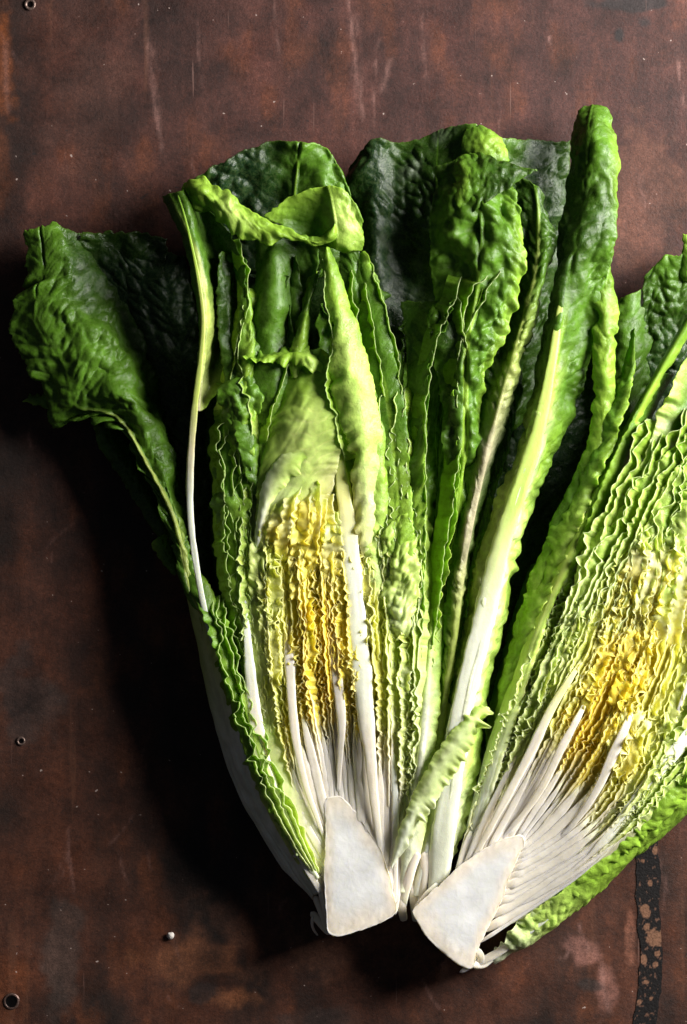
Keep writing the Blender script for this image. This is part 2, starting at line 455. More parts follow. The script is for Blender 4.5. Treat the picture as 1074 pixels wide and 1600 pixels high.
# ------------------------------------------------------------------ the cut core
def core(parent, poly, ztop, tilt=(0, 0), zbot=3.0, name='core'):
    n = 160
    p = np.array(poly + poly[:1], float)
    k = np.concatenate([[0], np.cumsum(np.linalg.norm(np.diff(p, axis=0), axis=1))])
    tt = np.linspace(0, k[-1], n, endpoint=False)
    ring = np.stack([np.interp(tt, k, p[:, 0]), np.interp(tt, k, p[:, 1])], 1)
    for _ in range(5):
        ring = (np.roll(ring, 1, 0) + ring * 2 + np.roll(ring, -1, 0)) / 4
    ring = ring + 1.3 * np.stack([fbm(ring[:, 0] / 8, ring[:, 1] / 8, 91), fbm(ring[:, 0] / 8, ring[:, 1] / 8, 92)], 1)
    cen = ring.mean(0)
    ax = p[:-1][np.argmin(p[:-1, 1])] - cen; ax = ax / np.linalg.norm(ax)
    Vs = []; Cs = []
    def zt(xy): return ztop + (xy[:, 0] - cen[0]) * tilt[0] + (xy[:, 1] - cen[1]) * tilt[1]
    # cut face, from the middle outwards
    for r in list(np.linspace(0, .96, 34)) + [.98]:
        xy = cen + (ring - cen) * r
        z = zt(xy) + 1.6 * fbm(xy[:, 0] / 50, xy[:, 1] / 50, 5, 2) + 0.12 * fbm(xy[:, 0] / 5, xy[:, 1] / 5, 6) - 1.0 * r ** 8
        Vs.append(np.column_stack([xy, z]))
        g = vnoise(xy[:, 0] / 30, xy[:, 1] / 30, 3) * 0.015
        c = mixc(np.array((.69, .69, .68)), np.array((.74, .67, .57)), np.clip(sstep(.5, .97, r + .12 * fbm(xy[:, 0] / 22, xy[:, 1] / 22, 12)), 0, 1))
        st = fbm(xy[:, 0] / 4, xy[:, 1] / 9, 31, 3) * sstep(.55, .95, r + .25 * fbm(xy[:, 0] / 20, xy[:, 1] / 20, 33)) 
        Cs.append((c + g[:, None]) * (1 + .22 * st)[:, None])
    H = ztop - zbot
    for (d, s_) in ((.0, .995), (.03, 1.0), (.10, .995), (.25, .97), (.45, .88), (.65, .74), (.82, .52), (.95, .25), (1.0, .05)):
        off = ring - cen
        along = (off @ ax)[:, None] * ax[None]
        across = off - along
        xy = cen + along * (0.72 + 0.28 * s_) + across * s_
        z = (zt(xy) - zbot) * (1 - d) + zbot + (1.2 * fbm(xy[:, 0] / 8, xy[:, 1] / 8 + d * 9, 8))
        xy = xy + (fbm(xy[:, 0] / 9, xy[:, 1] / 9 + d * 20, 9)[:, None]) * 1.2
        Vs.append(np.column_stack([xy, z]))
        c = mixc(np.array((.82, .74, .62)), np.array((.74, .70, .56)), np.full(n, min(1, d * 3)))
        Cs.append(c)
    V = np.concatenate(Vs); c = np.concatenate(Cs)
    V[:, 2] = np.maximum(V[:, 2], 1.5)
    F = grid_faces(len(Vs), n, wrap=True)
    return mesh_obj(name, P(V), F, np.clip(c, 0.01, .95), M_CORE, parent)

def thing(name, label, cat, px, py, group=None):
    o = bpy.data.objects.new(name, None)
    o.empty_display_size = 0.01
    sc.collection.objects.link(o)
    o.location = Vector(P((px, py, 0)).tolist())
    o['label'] = label; o['category'] = cat
    if group: o['group'] = group
    return o

# ================================================================== the table: an old copper-brown metal sheet
def table():
    xs = np.concatenate([np.arange(-900, -60, 12.0), np.arange(-60, 1140, 3.0), np.arange(1140, 1990, 12.0)])
    ys = np.concatenate([np.arange(-900, -60, 12.0), np.arange(-60, 1670, 3.0), np.arange(1670, 2510, 12.0)])
    X, Y = np.meshgrid(xs, ys)
    n = fbm(X / 110, Y / 210, 900, 6); n2 = fbm(X / 38, Y / 80, 910, 6); n3 = fbm(X / 300, Y / 300, 930, 3)
    dk = np.array((.011, .006, .004)); br = np.array((.056, .018, .009)); pu = np.array((.056, .0205, .017)); orr = np.array((.125, .034, .008)); gy = np.array((.055, .042, .036))
    c = mixc(np.broadcast_to(dk, X.shape + (3,)), br, sstep(-.6, .5, n + 0.35 * n2))
    c = mixc(c, pu, 0.7 * sstep(1300, 100, Y + 220 * n3) * sstep(-400, 650, X + 200 * n))
    c = mixc(c, orr, 0.25 * sstep(.10, .6, n2 - 0.3 * n3))
    def blob(x, y, rx, ry, colr, a, sh=0.5):
        nonlocal c
        d = np.sqrt(((X - x) / rx) ** 2 + ((Y - y) / ry) ** 2) + 0.8 * fbm(X / 34, Y / 34, int(x + y), 4) 
        c = mixc(c, np.array(colr), a * sstep(1.1, sh, d))
    blob(100, 1490, 34, 120, gy, .5); blob(40, 1090, 70, 80, (.03, .026, .024), .5)
    blob(4, 110, 22, 120, orr, .75); blob(1000, 300, 90, 130, (.11, .045, .028), .55); blob(1010, 480, 60, 100, br, .5)
    blob(905, 1485, 30, 24, (.20, .09, .07), .55); blob(945, 1545, 22, 40, (.20, .09, .07), .5); blob(560, 1450, 260, 80, (.10, .04, .022), .5)
    blob(1000, 6, 75, 12, (.016, .012, .012), .9); blob(968, 58, 10, 14, (.016, .012, .012), .95); blob(1012, 35, 20, 14, (.02, .014, .014), .8)
    blob(300, 1495, 90, 40, (.17, .06, .025), .5); blob(360, 1560, 60, 22, (.19, .07, .03), .5); blob(320, 1550, 26, 16, (.03, .018, .015), .8)
    blob(500, 1590, 60, 26, (.03, .02, .017), .6); blob(140, 170, 60, 160, (.05, .022, .016), .5)
    blob(925, 1540, 22, 10, (.02, .014, .012), .8); blob(985, 1450, 10, 60, (.2, .08, .05), .5)
    rs_ = np.random.RandomState(3)
    def scratch(x0, y0, x1, y1, w, colr, a):
        nonlocal c
        dx, dy = x1 - x0, y1 - y0; L_ = math.hypot(dx, dy)
        al = ((X - x0) * dx + (Y - y0) * dy) / L_ / L_
        bow = 3.0 * np.sin(al * 3.1)
        pd = np.abs(((X - x0) * dy - (Y - y0) * dx) / L_ + bow + 1.5 * fbm(Y / 30, X / 30, int(x0 * 7 + y0)))
        m_ = np.exp(-(pd / w) ** 2) * sstep(-.05, .1, al) * sstep(1.05, .8, al) * sstep(-.45, .25, fbm(X / 5, Y / 22, int(x0 + 3 * y0), 3))
        c = mixc(c, np.array(colr), .75 * a * m_)
    pk_ = (.24, .125, .105)
    for q_ in ((228, 30, 258, 262, 3.2, .55), (236, 60, 252, 200, 6, .35), (545, -10, 572, 210, 3.0, .5), (556, 20, 566, 180, 7, .28), (592, 60, 584, 200, 2.2, .5),
               (612, 88, 598, 150, 5, .5), (1062, 64, 1066, 140, 2.2, .8), (1066, 140, 1076, 175, 2.2, .8), (430, 0, 440, 90, 2.6, .35), (310, 30, 318, 140, 2.2, .3),
               (780, 150, 790, 320, 2.5, .25), (1000, 270, 1012, 330, 3, .4), (106, 1290, 118, 1400, 2.6, .35), (92, 1380, 110, 1310, 2.0, .3), (170, 1320, 210, 1270, 2.2, .3),
               (905, 1440, 930, 1500, 3, .5), (940, 1500, 955, 1590, 5, .4), (875, 1500, 895, 1475, 4, .5), (1032, 1340, 1046, 1400, 2.5, .4), (660, 1530, 700, 1590, 2.5, .3),
               (10, 60, 14, 180, 5, .4), (660, 20, 670, 150, 3, .25), (860, 55, 864, 70, 2.5, .7), (700, 1500, 650, 1545, 2, .3)):
        scratch(q_[0], q_[1], q_[2], q_[3], q_[4], pk_, q_[5])
    for k in range(46):
        x_, y_ = rs_.uniform(0, 1074), rs_.uniform(0, 1600); an = rs_.normal(1.55, .45); l_ = rs_.uniform(15, 90)
        scratch(x_, y_, x_ + l_ * math.cos(an), y_ + l_ * math.sin(an), rs_.uniform(1.4, 2.6), pk_, rs_.uniform(.15, .4))
    z = np.zeros_like(X)
    V = P(np.stack([X, Y, z], -1).reshape(-1, 3))
    F = grid_faces(len(ys), len(xs), flip=True)
    m, nt, N, L = new_mat('worn_copper_sheet')
    out = N.new('ShaderNodeOutputMaterial'); pb = N.new('ShaderNodeBsdfPrincipled'); L.new(pb.outputs[0], out.inputs[0])
    at = N.new('ShaderNodeVertexColor'); at.layer_name = 'Col'
    tc = N.new('ShaderNodeTexCoord')
    def noise(scale, det=6, rgh=.6, stretch=None, dist=0.0):
        x = N.new('ShaderNodeTexNoise'); x.inputs['Scale'].default_value = scale; x.inputs['Detail'].default_value = det
        x.inputs['Roughness'].default_value = rgh; x.inputs['Distortion'].default_value = dist
        if stretch:
            mp = N.new('ShaderNodeMapping'); mp.inputs['Scale'].default_value = stretch[0]; mp.inputs['Rotation'].default_value = (0, 0, stretch[1])
            mp.inputs['Location'].default_value = stretch[2] if len(stretch) > 2 else (0, 0, 0)
            L.new(tc.outputs['Object'], mp.inputs[0]); L.new(mp.outputs[0], x.inputs['Vector'])
        else: L.new(tc.outputs['Object'], x.inputs['Vector'])
        return x
    def mrange(src, a, b, c_, d):
        r = N.new('ShaderNodeMapRange'); r.clamp = True
        for i, v in enumerate((a, b, c_, d)): r.inputs[i + 1].default_value = v
        L.new(src, r.inputs[0]); return r.outputs[0]
    def mix(fac, a, colr):
        x = N.new('ShaderNodeMixRGB'); L.new(fac, x.inputs[0]); L.new(a, x.inputs[1])
        if isinstance(colr, tuple): x.inputs[2].default_value = colr + (1,)
        else: L.new(colr, x.inputs[2])
        return x.outputs[0]
    def mult(a, fac):
        x = N.new('ShaderNodeVectorMath'); x.operation = 'SCALE'; L.new(a, x.inputs[0]); L.new(fac, x.inputs['Scale']); return x.outputs[0]
    c0 = at.outputs['Color']
    c1 = mult(c0, mrange(noise(48, 12, .75).outputs['Fac'], .32, .68, .35, 1.75))
    c2 = mult(c1, mrange(noise(420, 8, .85).outputs['Fac'], .3, .7, .5, 1.55))
    c2 = mult(c2, mrange(noise(1500, 3, .8).outputs['Fac'], .3, .7, .62, 1.42))
    s1 = noise(60, 8, .7, ((1, .16, 1), 0.03))                        # vertical brushed streaks
    c3 = mult(c2, mrange(s1.outputs['Fac'], .35, .68, .72, 1.35))
    st_ = mrange(noise(90, 6, .6, ((1, .06, 1), -.04)).outputs['Fac'], .62, .72, 0, .3)
    c4 = mix(st_, c3, (.20, .085, .045))
    # thin scratches
    cur = c4
    for (rot, sc_, th_, loc) in ((-.5, 430, .74, (3, 1, 0)), (.16, 620, .735, (5, 3, 0))):
        nn_ = noise(sc_, 2, .5, ((1, .03, 1), rot, loc))
        cur = mix(mrange(nn_.outputs['Fac'], th_, th_ + .03, 0, .5), cur, (.20, .11, .09))
    # dark pits
    pit = noise(160, 5, .7)
    cur = mix(mrange(pit.outputs['Fac'], .66, .70, 0, .85), cur, (.012, .008, .008))
    sp = noise(420, 2, .5)
    cur = mix(mrange(sp.outputs['Fac'], .745, .765, 0, .7), cur, (.45, .36, .32))
    L.new(cur, pb.inputs['Base Color'])
    pb.inputs['Specular IOR Level'].default_value = .35
    L.new(mrange(noise(40, 6, .7).outputs['Fac'], .3, .7, .42, .68), pb.inputs['Roughness'])
    bp = N.new('ShaderNodeBump'); bp.inputs['Strength'].default_value = .38; bp.inputs['Distance'].default_value = .0007
    L.new(noise(700, 8, .75).outputs['Fac'], bp.inputs['Height']); L.new(bp.outputs[0], pb.inputs['Normal'])
    o = mesh_obj('table_top', V, F, c.reshape(-1, 3), m)
    o['kind'] = 'structure'
    o['label'] = 'worn dark copper brown metal sheet with scratches and rust stains under the lettuce'
    return m
table()

def simple_mat(name, rough, spec=.5, metal=0.0, bump=.3, sc_=900, var=.3):
    m, nt, N, L = new_mat(name)
    out = N.new('ShaderNodeOutputMaterial'); pb = N.new('ShaderNodeBsdfPrincipled'); L.new(pb.outputs[0], out.inputs[0])
    at = N.new('ShaderNodeVertexColor'); at.layer_name = 'Col'
    tc = N.new('ShaderNodeTexCoord'); nz = N.new('ShaderNodeTexNoise'); nz.inputs['Scale'].default_value = sc_; nz.inputs['Detail'].default_value = 6
    L.new(tc.outputs['Object'], nz.inputs['Vector'])
    r = N.new('ShaderNodeMapRange'); r.inputs[1].default_value = .3; r.inputs[2].default_value = .7; r.inputs[3].default_value = 1 - var; r.inputs[4].default_value = 1 + var
    L.new(nz.outputs['Fac'], r.inputs[0])
    x = N.new('ShaderNodeVectorMath'); x.operation = 'SCALE'; L.new(at.outputs['Color'], x.inputs[0]); L.new(r.outputs[0], x.inputs['Scale'])
    L.new(x.outputs[0], pb.inputs['Base Color'])
    pb.inputs['Roughness'].default_value = rough; pb.inputs['Specular IOR Level'].default_value = spec; pb.inputs['Metallic'].default_value = metal
    b = N.new('ShaderNodeBump'); b.inputs['Strength'].default_value = bump; b.inputs['Distance'].default_value = .0004
    L.new(nz.outputs['Fac'], b.inputs['Height']); L.new(b.outputs[0], pb.inputs['Normal'])
    return m

# ---- black paint stripe at the lower right
def stripe():
    nx, ny = 36, 330
    u = np.linspace(-1, 1, nx); y = np.linspace(1180, 1800, ny)
    U, Y = np.meshgrid(u, y)
    cx = np.interp(Y, [1180, 1300, 1400, 1470, 1540, 1600, 1800], [1010, 1012, 1013, 1018, 1018, 1006, 990])
    hw = 18 + 3.0 * fbm(Y / 25, U * 0 + np.sign(U) * 3, 50, 3) * 1.3
    X = cx + U * hw
    c = np.broadcast_to(np.array((.007, .006, .006)), X.shape + (3,)).copy()
    for (x, yy, rx, ry) in ((1008, 1422, 9, 11), (1022, 1465, 16, 13), (1011, 1448, 5, 6), (1006, 1500, 5, 7), (1024, 1508, 4, 5), (1016, 1380, 3, 4),
                            (1028, 1490, 6, 5), (1010, 1535, 4, 3), (1005, 1345, 3, 3), (1024, 1330, 4, 6), (1000, 1565, 4, 6), (1018, 1560, 3, 3), (1026, 1310, 5, 4)):
        d = np.sqrt(((X - x) / rx) ** 2 + ((Y - yy) / ry) ** 2) + .6 * fbm(X / 7, Y / 7, 60, 3)
        c = mixc(c, np.array((.17, .085, .05)), .9 * sstep(1.05, .85, d))
    c = mixc(c, np.array((.14, .07, .045)), .7 * sstep(.38, .5, fbm(X / 4, Y / 4, 70, 3)))
    V = P(np.stack([X, Y, np.full_like(X, 1.0)], -1).reshape(-1, 3))
    o = mesh_obj('paint_stripe', V, grid_faces(ny, nx, flip=True), c.reshape(-1, 3), simple_mat('flaking_black_paint', .6, .2, 0, .5, 1200, .35))
    o['label'] = 'flaking black paint stripe running down the metal sheet below the right lettuce half'
    o['category'] = 'paint stripe'
stripe()

def lathe(name, px, py, prof, cols, mat, parent=None, wob=0.0, n=40):
    ang = np.arange(n) / n * 2 * np.pi
    Vs = []; Cs = []
    for (r, z), cc in zip(prof, cols):
        rr = r * (1 + wob * vnoise(ang * 1.5 + z, ang * 0 + r * .1, 5))
        Vs.append(np.column_stack([px + np.cos(ang) * rr, py + np.sin(ang) * rr, np.full(n, z)]))
        Cs.append(np.broadcast_to(np.array(cc), (n, 3)))
    return mesh_obj(name, P(np.concatenate(Vs)), grid_faces(len(prof), n, wrap=True), np.concatenate(Cs), mat, parent)

M_MET = simple_mat('pitted_metal', .4, .5, .6, .4, 1500)
M_GRIT = simple_mat('chalky_grit', .8, .3, 0, .5, 2500, .15)
DKC = (.004, .003, .003); RIM = (.17, .115, .095)
for (px, py, r, lab) in ((47, 7, 8.5, 'small round rivet with a dark centre at the top left of the metal sheet'),
                         (33, 1158, 6.5, 'tiny pale rivet with a dark centre beside the left lettuce half'),):
    e = thing('rivet', lab, 'rivet', px, py, 'rivets set in the metal sheet')
    lathe('rim', px, py, [(r * 1.1, .3), (r * 1.05, 2.2), (r * .85, 3.0), (r * .6, 2.4), (r * .5, .9)], [RIM, RIM, RIM, RIM, (.1, .06, .05)], M_MET, e, .06)
    lathe('centre', px, py, [(r * .52, 1.0), (r * .3, .8), (.01, .7)], [DKC] * 3, M_MET, e)
e = thing('screw_hole', 'round black screw hole near the bottom left corner of the metal sheet', 'screw hole', 18, 1565)
lathe('rim', 18, 1565, [(13, .4), (12, 1.6), (10, 2.0), (8.8, 1.2)], [(.09, .05, .04), (.13, .08, .065), (.13, .08, .065), (.02, .012, .01)], M_MET, e, .08)
lathe('pit', 18, 1565, [(9, 1.2), (5, .9), (.01, .8)], [DKC] * 3, M_MET, e)
o = lathe('crumb', 267, 1462, [(.01, 1), (4, 1), (5.5, 3.5), (5.2, 6), (3.4, 8.2), (.01, 9)], [(.78, .72, .66)] * 6, M_GRIT, None, .35, 18)
o['label'] = 'small whitish crumb lying on the bare metal left of the lettuce base'; o['category'] = 'crumb'

# ================================================================== hearts
def family(fam, f, n=200):
    """interpolated curve of a family of long curves at real index f"""
    q = np.stack([curve([(x, y, 0) for (x, y) in c], n)[0] for c in fam], 0)
    return hermite(np.array([f]), np.arange(len(fam)), q)[0]

def heart(parent, fam, zf, colf, dens, seed, t_thin, trange, fc=4.4, ampk=1.0, frills=34, lean0=.95):
    rng = np.random.RandomState(seed)
    NF = len(fam) - 1
    Q = np.stack([curve([(x, y, 0) for (x, y) in c], 200)[0] for c in fam], 0)
    kn = np.arange(NF + 1)
    def line(f):
        return hermite(np.array([float(np.clip(f, 0, NF))]), kn, Q)[0]
    # nested flat white ribs fanning out of the core
    f = 0.05
    while f < NF - .05:
        gap = rng.uniform(.30, .46)
        fm = f + gap / 2
        t1 = min(.97, max(.12, t_thin(fm) * rng.uniform(.8, 1.25)))
        tt = np.linspace(0, t1, 12)
        qa, qb, q = line(fm - gap / 2), line(fm + gap / 2), line(fm)
        ii = (tt * 199).astype(int)
        w = np.linalg.norm(qb[ii] - qa[ii], axis=1) * rng.uniform(.78, .98)
        w = np.minimum(w, 15) * (1 - .75 * sstep(.55, 1.0, tt / t1))
        p = q[ii].copy(); p[:, 2] = zf(fm, tt) - 1.0 + rng.uniform(-2, 2)
        d0 = p[0] - p[1]; p = np.concatenate([[p[0] + d0 / (np.linalg.norm(d0) + 1e-6) * 20 - np.array([0, 0, 5])], p]); w = np.concatenate([[w[0] * .55], w])
        rib(parent, [tuple(x) for x in p], w, 'wwww' + ('y' if abs(fm - fc) < 2 else 'p'), flat=.32, bury=8, wide=1.0, lowr=1.0, step=4)
        f += gap
    # frilled layers
    fs = np.arange(0.0, NF + 1e-6, 1.0 / dens)
    for f in fs:
        f = float(np.clip(f + rng.uniform(-.3, .3) / dens, 0, NF))
        q = line(f)
        tth = t_thin(f) * rng.uniform(.72, 1.15)
        t0 = max(0.02, tth - .17); t1 = min(trange(f) * rng.uniform(.90, 1.04), 1.0)
        i0, i1 = int(t0 * 199), int(t1 * 199)
        pth = q[i0:i1 + 1:6].copy()
        tt = np.linspace(t0, t1, len(pth))
        pth[:, 2] = zf(f, tt) + rng.uniform(-8, 5) * (.3 + .7 * sstep(.1, .4, tt))
        core_ = math.exp(-((f - fc) / 1.1) ** 2)
        def real(t, t0=t0, t1=t1): return t0 + t * (t1 - t0)
        amp = lambda t, tth=tth, core_=core_: ampk * (0.6 + 4.2 * sstep(tth - .05, tth + .14, real(t)) + 3.4 * sstep(.5, 1.0, real(t))) * (1 - .25 * core_) * am_
        lam = lambda t, core_=core_: (11.5 + 13 * sstep(.3, 1.0, real(t))) * (1 - .32 * core_) * lm_
        thk = lambda t: tk_ + 0 * t
        cj = rng.uniform(-.5, .5)
        am_, lm_, tk_ = rng.uniform(.5, 1.45), rng.uniform(.7, 1.55), rng.uniform(1.7, 3.2)
        cf = lambda q_, t, f=f, tth=tth, cj=cj: colf(q_, real(t), f, tth, cj)
        ribbon(parent, pth, amp, lam, thk, rng.uniform(9, 14), cf, lean=lean0 * rng.uniform(.5, 1.5), zn=4.0, fam=f + .01, step=1.3)
    # a few wider frilled blades seen on their face
    for k in range(frills):
        f = rng.uniform(.8, NF - .8); tc_ = rng.uniform(max(.38, t_thin(f) + .2), .93 * trange(f))
        ln = rng.uniform(.03, .13); wd = rng.uniform(.14, .42)
        cs = []
        for dj in (-1, 0, 1):
            q = line(f + dj * wd)
            tt = np.linspace(max(0, tc_ - ln), min(1, tc_ + ln), 5)
            pts = q[(tt * 199).astype(int)].copy()
            pts[:, :2] += rng.uniform(-2.5, 2.5, (5, 2))
            pts[:, 2] = zf(f, tt) + (1, -2, 5)[dj + 1] - np.array([14, 2, 0, 0, 8])
            cs.append([tuple(p_) for p_ in pts])
        c0 = colf(np.array([cs[1][1]]), np.array([tc_]), f, t_thin(f), rng.uniform(-.5, .5))[0]
        COL['_'] = tuple(c0)
        leaf(parent, cs, ['_', '_', '_'], name='inner_leaf', mat=M_HEART, ru=(5, 6, 15), und=(3, 18), vein=.15, step=1.7, th=1.6, ser=1.4)

def heart_col(fc, fw, t_gold=(.22, .62)):
    def cf(q, t, f, tth, cj):
        x, y = q[:, 0], q[:, 1]
        n = fbm(x / 25, y / 25, 77, 3)
        out = abs(f - fc)
        yel = math.exp(-((f - fc) / fw) ** 2) * sstep(.08, .22, t) * (1 - .6 * sstep(.85, 1.05, t))
        gold = math.exp(-((f - fc) / (fw * .62)) ** 2) * sstep(.14, .3, t) * (1 - sstep(.5, .85, t))
        c = mixc(np.broadcast_to(np.array(COL['p']), q.shape), COL['P'], sstep(.3, .75, t + .12 * n))
        c = mixc(c, COL['L'], sstep(.68, 1.0, t + .08 * n + .06 * out / 2) * .75)
        c = mixc(c, COL['y'], np.clip(yel * 1.15 + .1 * n, 0, 1))
        c = mixc(c, COL['Y'], np.clip(yel * 1.0 + .25 * n - .15 + cj * .2, 0, 1))
        c = mixc(c, COL['Z'], np.clip(gold * .9 + .3 * n - .15 + cj * .3, 0, 1))
        wh = 1 - sstep(tth - .05, tth + .12, t)
        c = mixc(c, np.array(COL['w']) * (1 + .05 * cj), wh)
        return c
    return cf

# ================================================================== LEFT HALF
A = thing('romaine_half', 'left half of a cut romaine lettuce with upright yellow heart, whole in the picture', 'lettuce half', 565, 1440)
B = thing('romaine_half', 'right half of a cut romaine lettuce leaning right, cropped by the picture edge', 'lettuce half', 730, 1480)

# --- outer shell, its pale back showing at the lower left
leaf(A, [[(500, 1408, 6), (465, 1350, 8), (425, 1270, 6), (385, 1180, 5), (355, 1080, 4), (330, 980, 4), (310, 900, 4)],
         [(487, 1412, 30), (452, 1368, 34), (403, 1292, 36), (362, 1208, 38), (333, 1110, 38), (309, 1000, 38), (292, 915, 36)],
         [(489, 1400, 70), (458, 1350, 78), (411, 1270, 84), (370, 1180, 88), (342, 1090, 90), (318, 990, 90), (300, 910, 84)],
         [(505, 1395, 92), (470, 1335, 104), (420, 1240, 116), (382, 1150, 122), (354, 1060, 124), (328, 970, 118), (306, 895, 108)]],
     ['WWWPP', 'WWWPP', 'WWWpP', 'WWWPL'], name='outer_leaf', mat=M_RIB, und=(3, 70), ru=(0, 2, 20), vein=.2, th=4, ridges=3.0)
# --- the bed below the heart
leaf(A, [[(500, 1400, 10), (440, 1290, 14), (400, 1150, 14), (378, 1000, 14), (360, 850, 12), (350, 700, 10)],
         [(500, 1385, 80), (450, 1290, 92), (405, 1170, 104), (380, 1020, 112), (368, 860, 108), (372, 700, 90)],
         [(540, 1280, 80), (520, 1180, 90), (490, 1080, 104), (480, 960, 118), (475, 830, 104), (470, 700, 96)],
         [(585, 1320, 80), (580, 1200, 90), (570, 1090, 104), (562, 960, 118), (550, 830, 104), (540, 700, 98)],
         [(618, 1400, 76), (636, 1260, 90), (640, 1120, 104), (640, 990, 110), (634, 860, 106), (622, 700, 86)],
         [(625, 1400, 8), (660, 1250, 10), (664, 1120, 12), (664, 990, 12), (664, 860, 12), (650, 700, 10)]],
     ['wPPLG', 'wpPPL', 'wyyyP', 'wyyyP', 'wpPPL', 'wPPLG'], name='leaf_bed', und=(2, 40), bl=(1.5, 12), vein=.2, mat=M_HEART)

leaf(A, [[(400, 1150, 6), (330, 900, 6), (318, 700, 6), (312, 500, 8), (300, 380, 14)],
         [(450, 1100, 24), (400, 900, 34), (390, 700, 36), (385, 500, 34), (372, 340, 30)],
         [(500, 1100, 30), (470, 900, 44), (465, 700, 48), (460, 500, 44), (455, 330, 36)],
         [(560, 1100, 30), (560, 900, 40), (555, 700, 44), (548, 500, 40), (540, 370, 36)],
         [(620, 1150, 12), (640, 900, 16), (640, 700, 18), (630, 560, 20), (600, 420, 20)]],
     ['GDDB', 'GDDB', 'GDDB', 'GDDB', 'GDDB'], name='outer_leaf', und=(6, 60), bl=(5, 22), ru=(2, 2, 30))  # dark sheet added underneath, blackens the shaded gaps between the upper leaves
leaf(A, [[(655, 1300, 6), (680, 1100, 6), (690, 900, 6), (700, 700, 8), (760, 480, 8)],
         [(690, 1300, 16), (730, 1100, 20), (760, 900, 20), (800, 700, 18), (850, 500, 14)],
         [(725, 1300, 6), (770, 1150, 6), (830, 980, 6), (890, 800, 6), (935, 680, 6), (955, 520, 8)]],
     ['GDDB', 'GDBB', 'GDBB'], name='outer_leaf', und=(5, 60), bl=(5, 22), ru=(2, 2, 30))  # dark sheet added so the shaded gap between the stalks goes black
FA = [
    [(500, 1392), (448, 1300), (410, 1195), (390, 1090), (377, 980), (371, 870), (376, 780), (392, 700)],
    [(504, 1350), (462, 1280), (430, 1180), (412, 1070), (402, 960), (398, 860), (404, 780), (418, 720)],
    [(508, 1310), (480, 1250), (455, 1160), (440, 1060), (432, 955), (430, 860), (440, 780)],
    [(512, 1270), (497, 1200), (480, 1120), (468, 1030), (463, 940), (463, 850), (470, 780)],
    [(526, 1245), (518, 1180), (508, 1100), (500, 1020), (496, 930), (494, 850), (496, 780)],
    [(550, 1262), (545, 1190), (537, 1110), (530, 1020), (524, 930), (520, 850), (516, 760)],
    [(578, 1300), (575, 1210), (570, 1110), (562, 1020), (556, 930), (550, 840), (544, 740)],
    [(600, 1345), (602, 1230), (600, 1120), (597, 1020), (592, 930), (586, 830), (578, 720)],
    [(614, 1385), (626, 1260), (630, 1140), (629, 1030), (627, 930), (620, 820), (610, 700)],
    [(622, 1410), (645, 1270), (655, 1150), (660, 1030), (663, 920), (663, 800), (660, 680)],
]
def zfA(f, t): return 97 + 43 * sstep(0, .55, t) - 10 * sstep(.7, 1, t) - 1.2 * abs(f - 4.5) ** 1.5
heart(A, FA, zfA, heart_col(4.2, 2.6), 4.7, 3,
      t_thin=lambda f: {0: .30, 1: .24, 2: .26, 3: .30, 4: .24, 5: .22, 6: .28, 7: .30, 8: .20, 9: .14}[int(round(f))],
      trange=lambda f: np.interp(f, [0, 2, 3.5, 5, 6, 7, 9], [.97, .97, .97, .97, .95, .98, 1.0]))
# white midribs laid open by the cut
for pts, w, c in (
    ([(500, 1392, 92), (450, 1296, 108), (412, 1195, 122), (397, 1110, 130), (388, 1010, 134), (380, 920, 134)], (12, 17, 22, 19, 11, 3), 'wwwwWW'),
    ([(500, 1290, 100), (476, 1220, 112), (462, 1150, 126), (454, 1060, 136), (448, 965, 136)], (8, 10, 13, 15, 9), 'wwwww'),
    ([(530, 1215, 104), (534, 1130, 124), (526, 1050, 134), (518, 950, 136)], (8, 13, 16, 7), 'wwww'),
    ([(594, 1325, 98), (584, 1240, 114), (576, 1150, 128), (567, 1060, 137), (558, 960, 141), (548, 860, 142), (538, 770, 142), (526, 690, 138)], (12, 17, 24, 26, 25, 25, 22, 8), 'wwwWWWyP'),
    ([(618, 1395, 92), (618, 1300, 100), (616, 1210, 110), (606, 1130, 118)], (8, 9, 8, 4), 'wwWp'),
):
    d_ = np.array(pts[0], float) - np.array(pts[1], float); d_[2] = 0
    pts = [tuple(np.array(pts[0]) + d_ / np.linalg.norm(d_) * 24 - np.array([0, 0, 5]))] + list(pts)
    pts = [(p_[0], p_[1], p_[2] - 3.5) for p_ in pts]
    rib(A, pts, (w[0] * .5,) + tuple(w), c, flat=.3, bury=10, wide=1.15)
core(A, [(507, 1246), (532, 1242), (560, 1272), (596, 1328), (610, 1370), (622, 1425), (600, 1440), (560, 1455), (530, 1465), (512, 1460), (510, 1420), (506, 1360), (509, 1300)], 99)
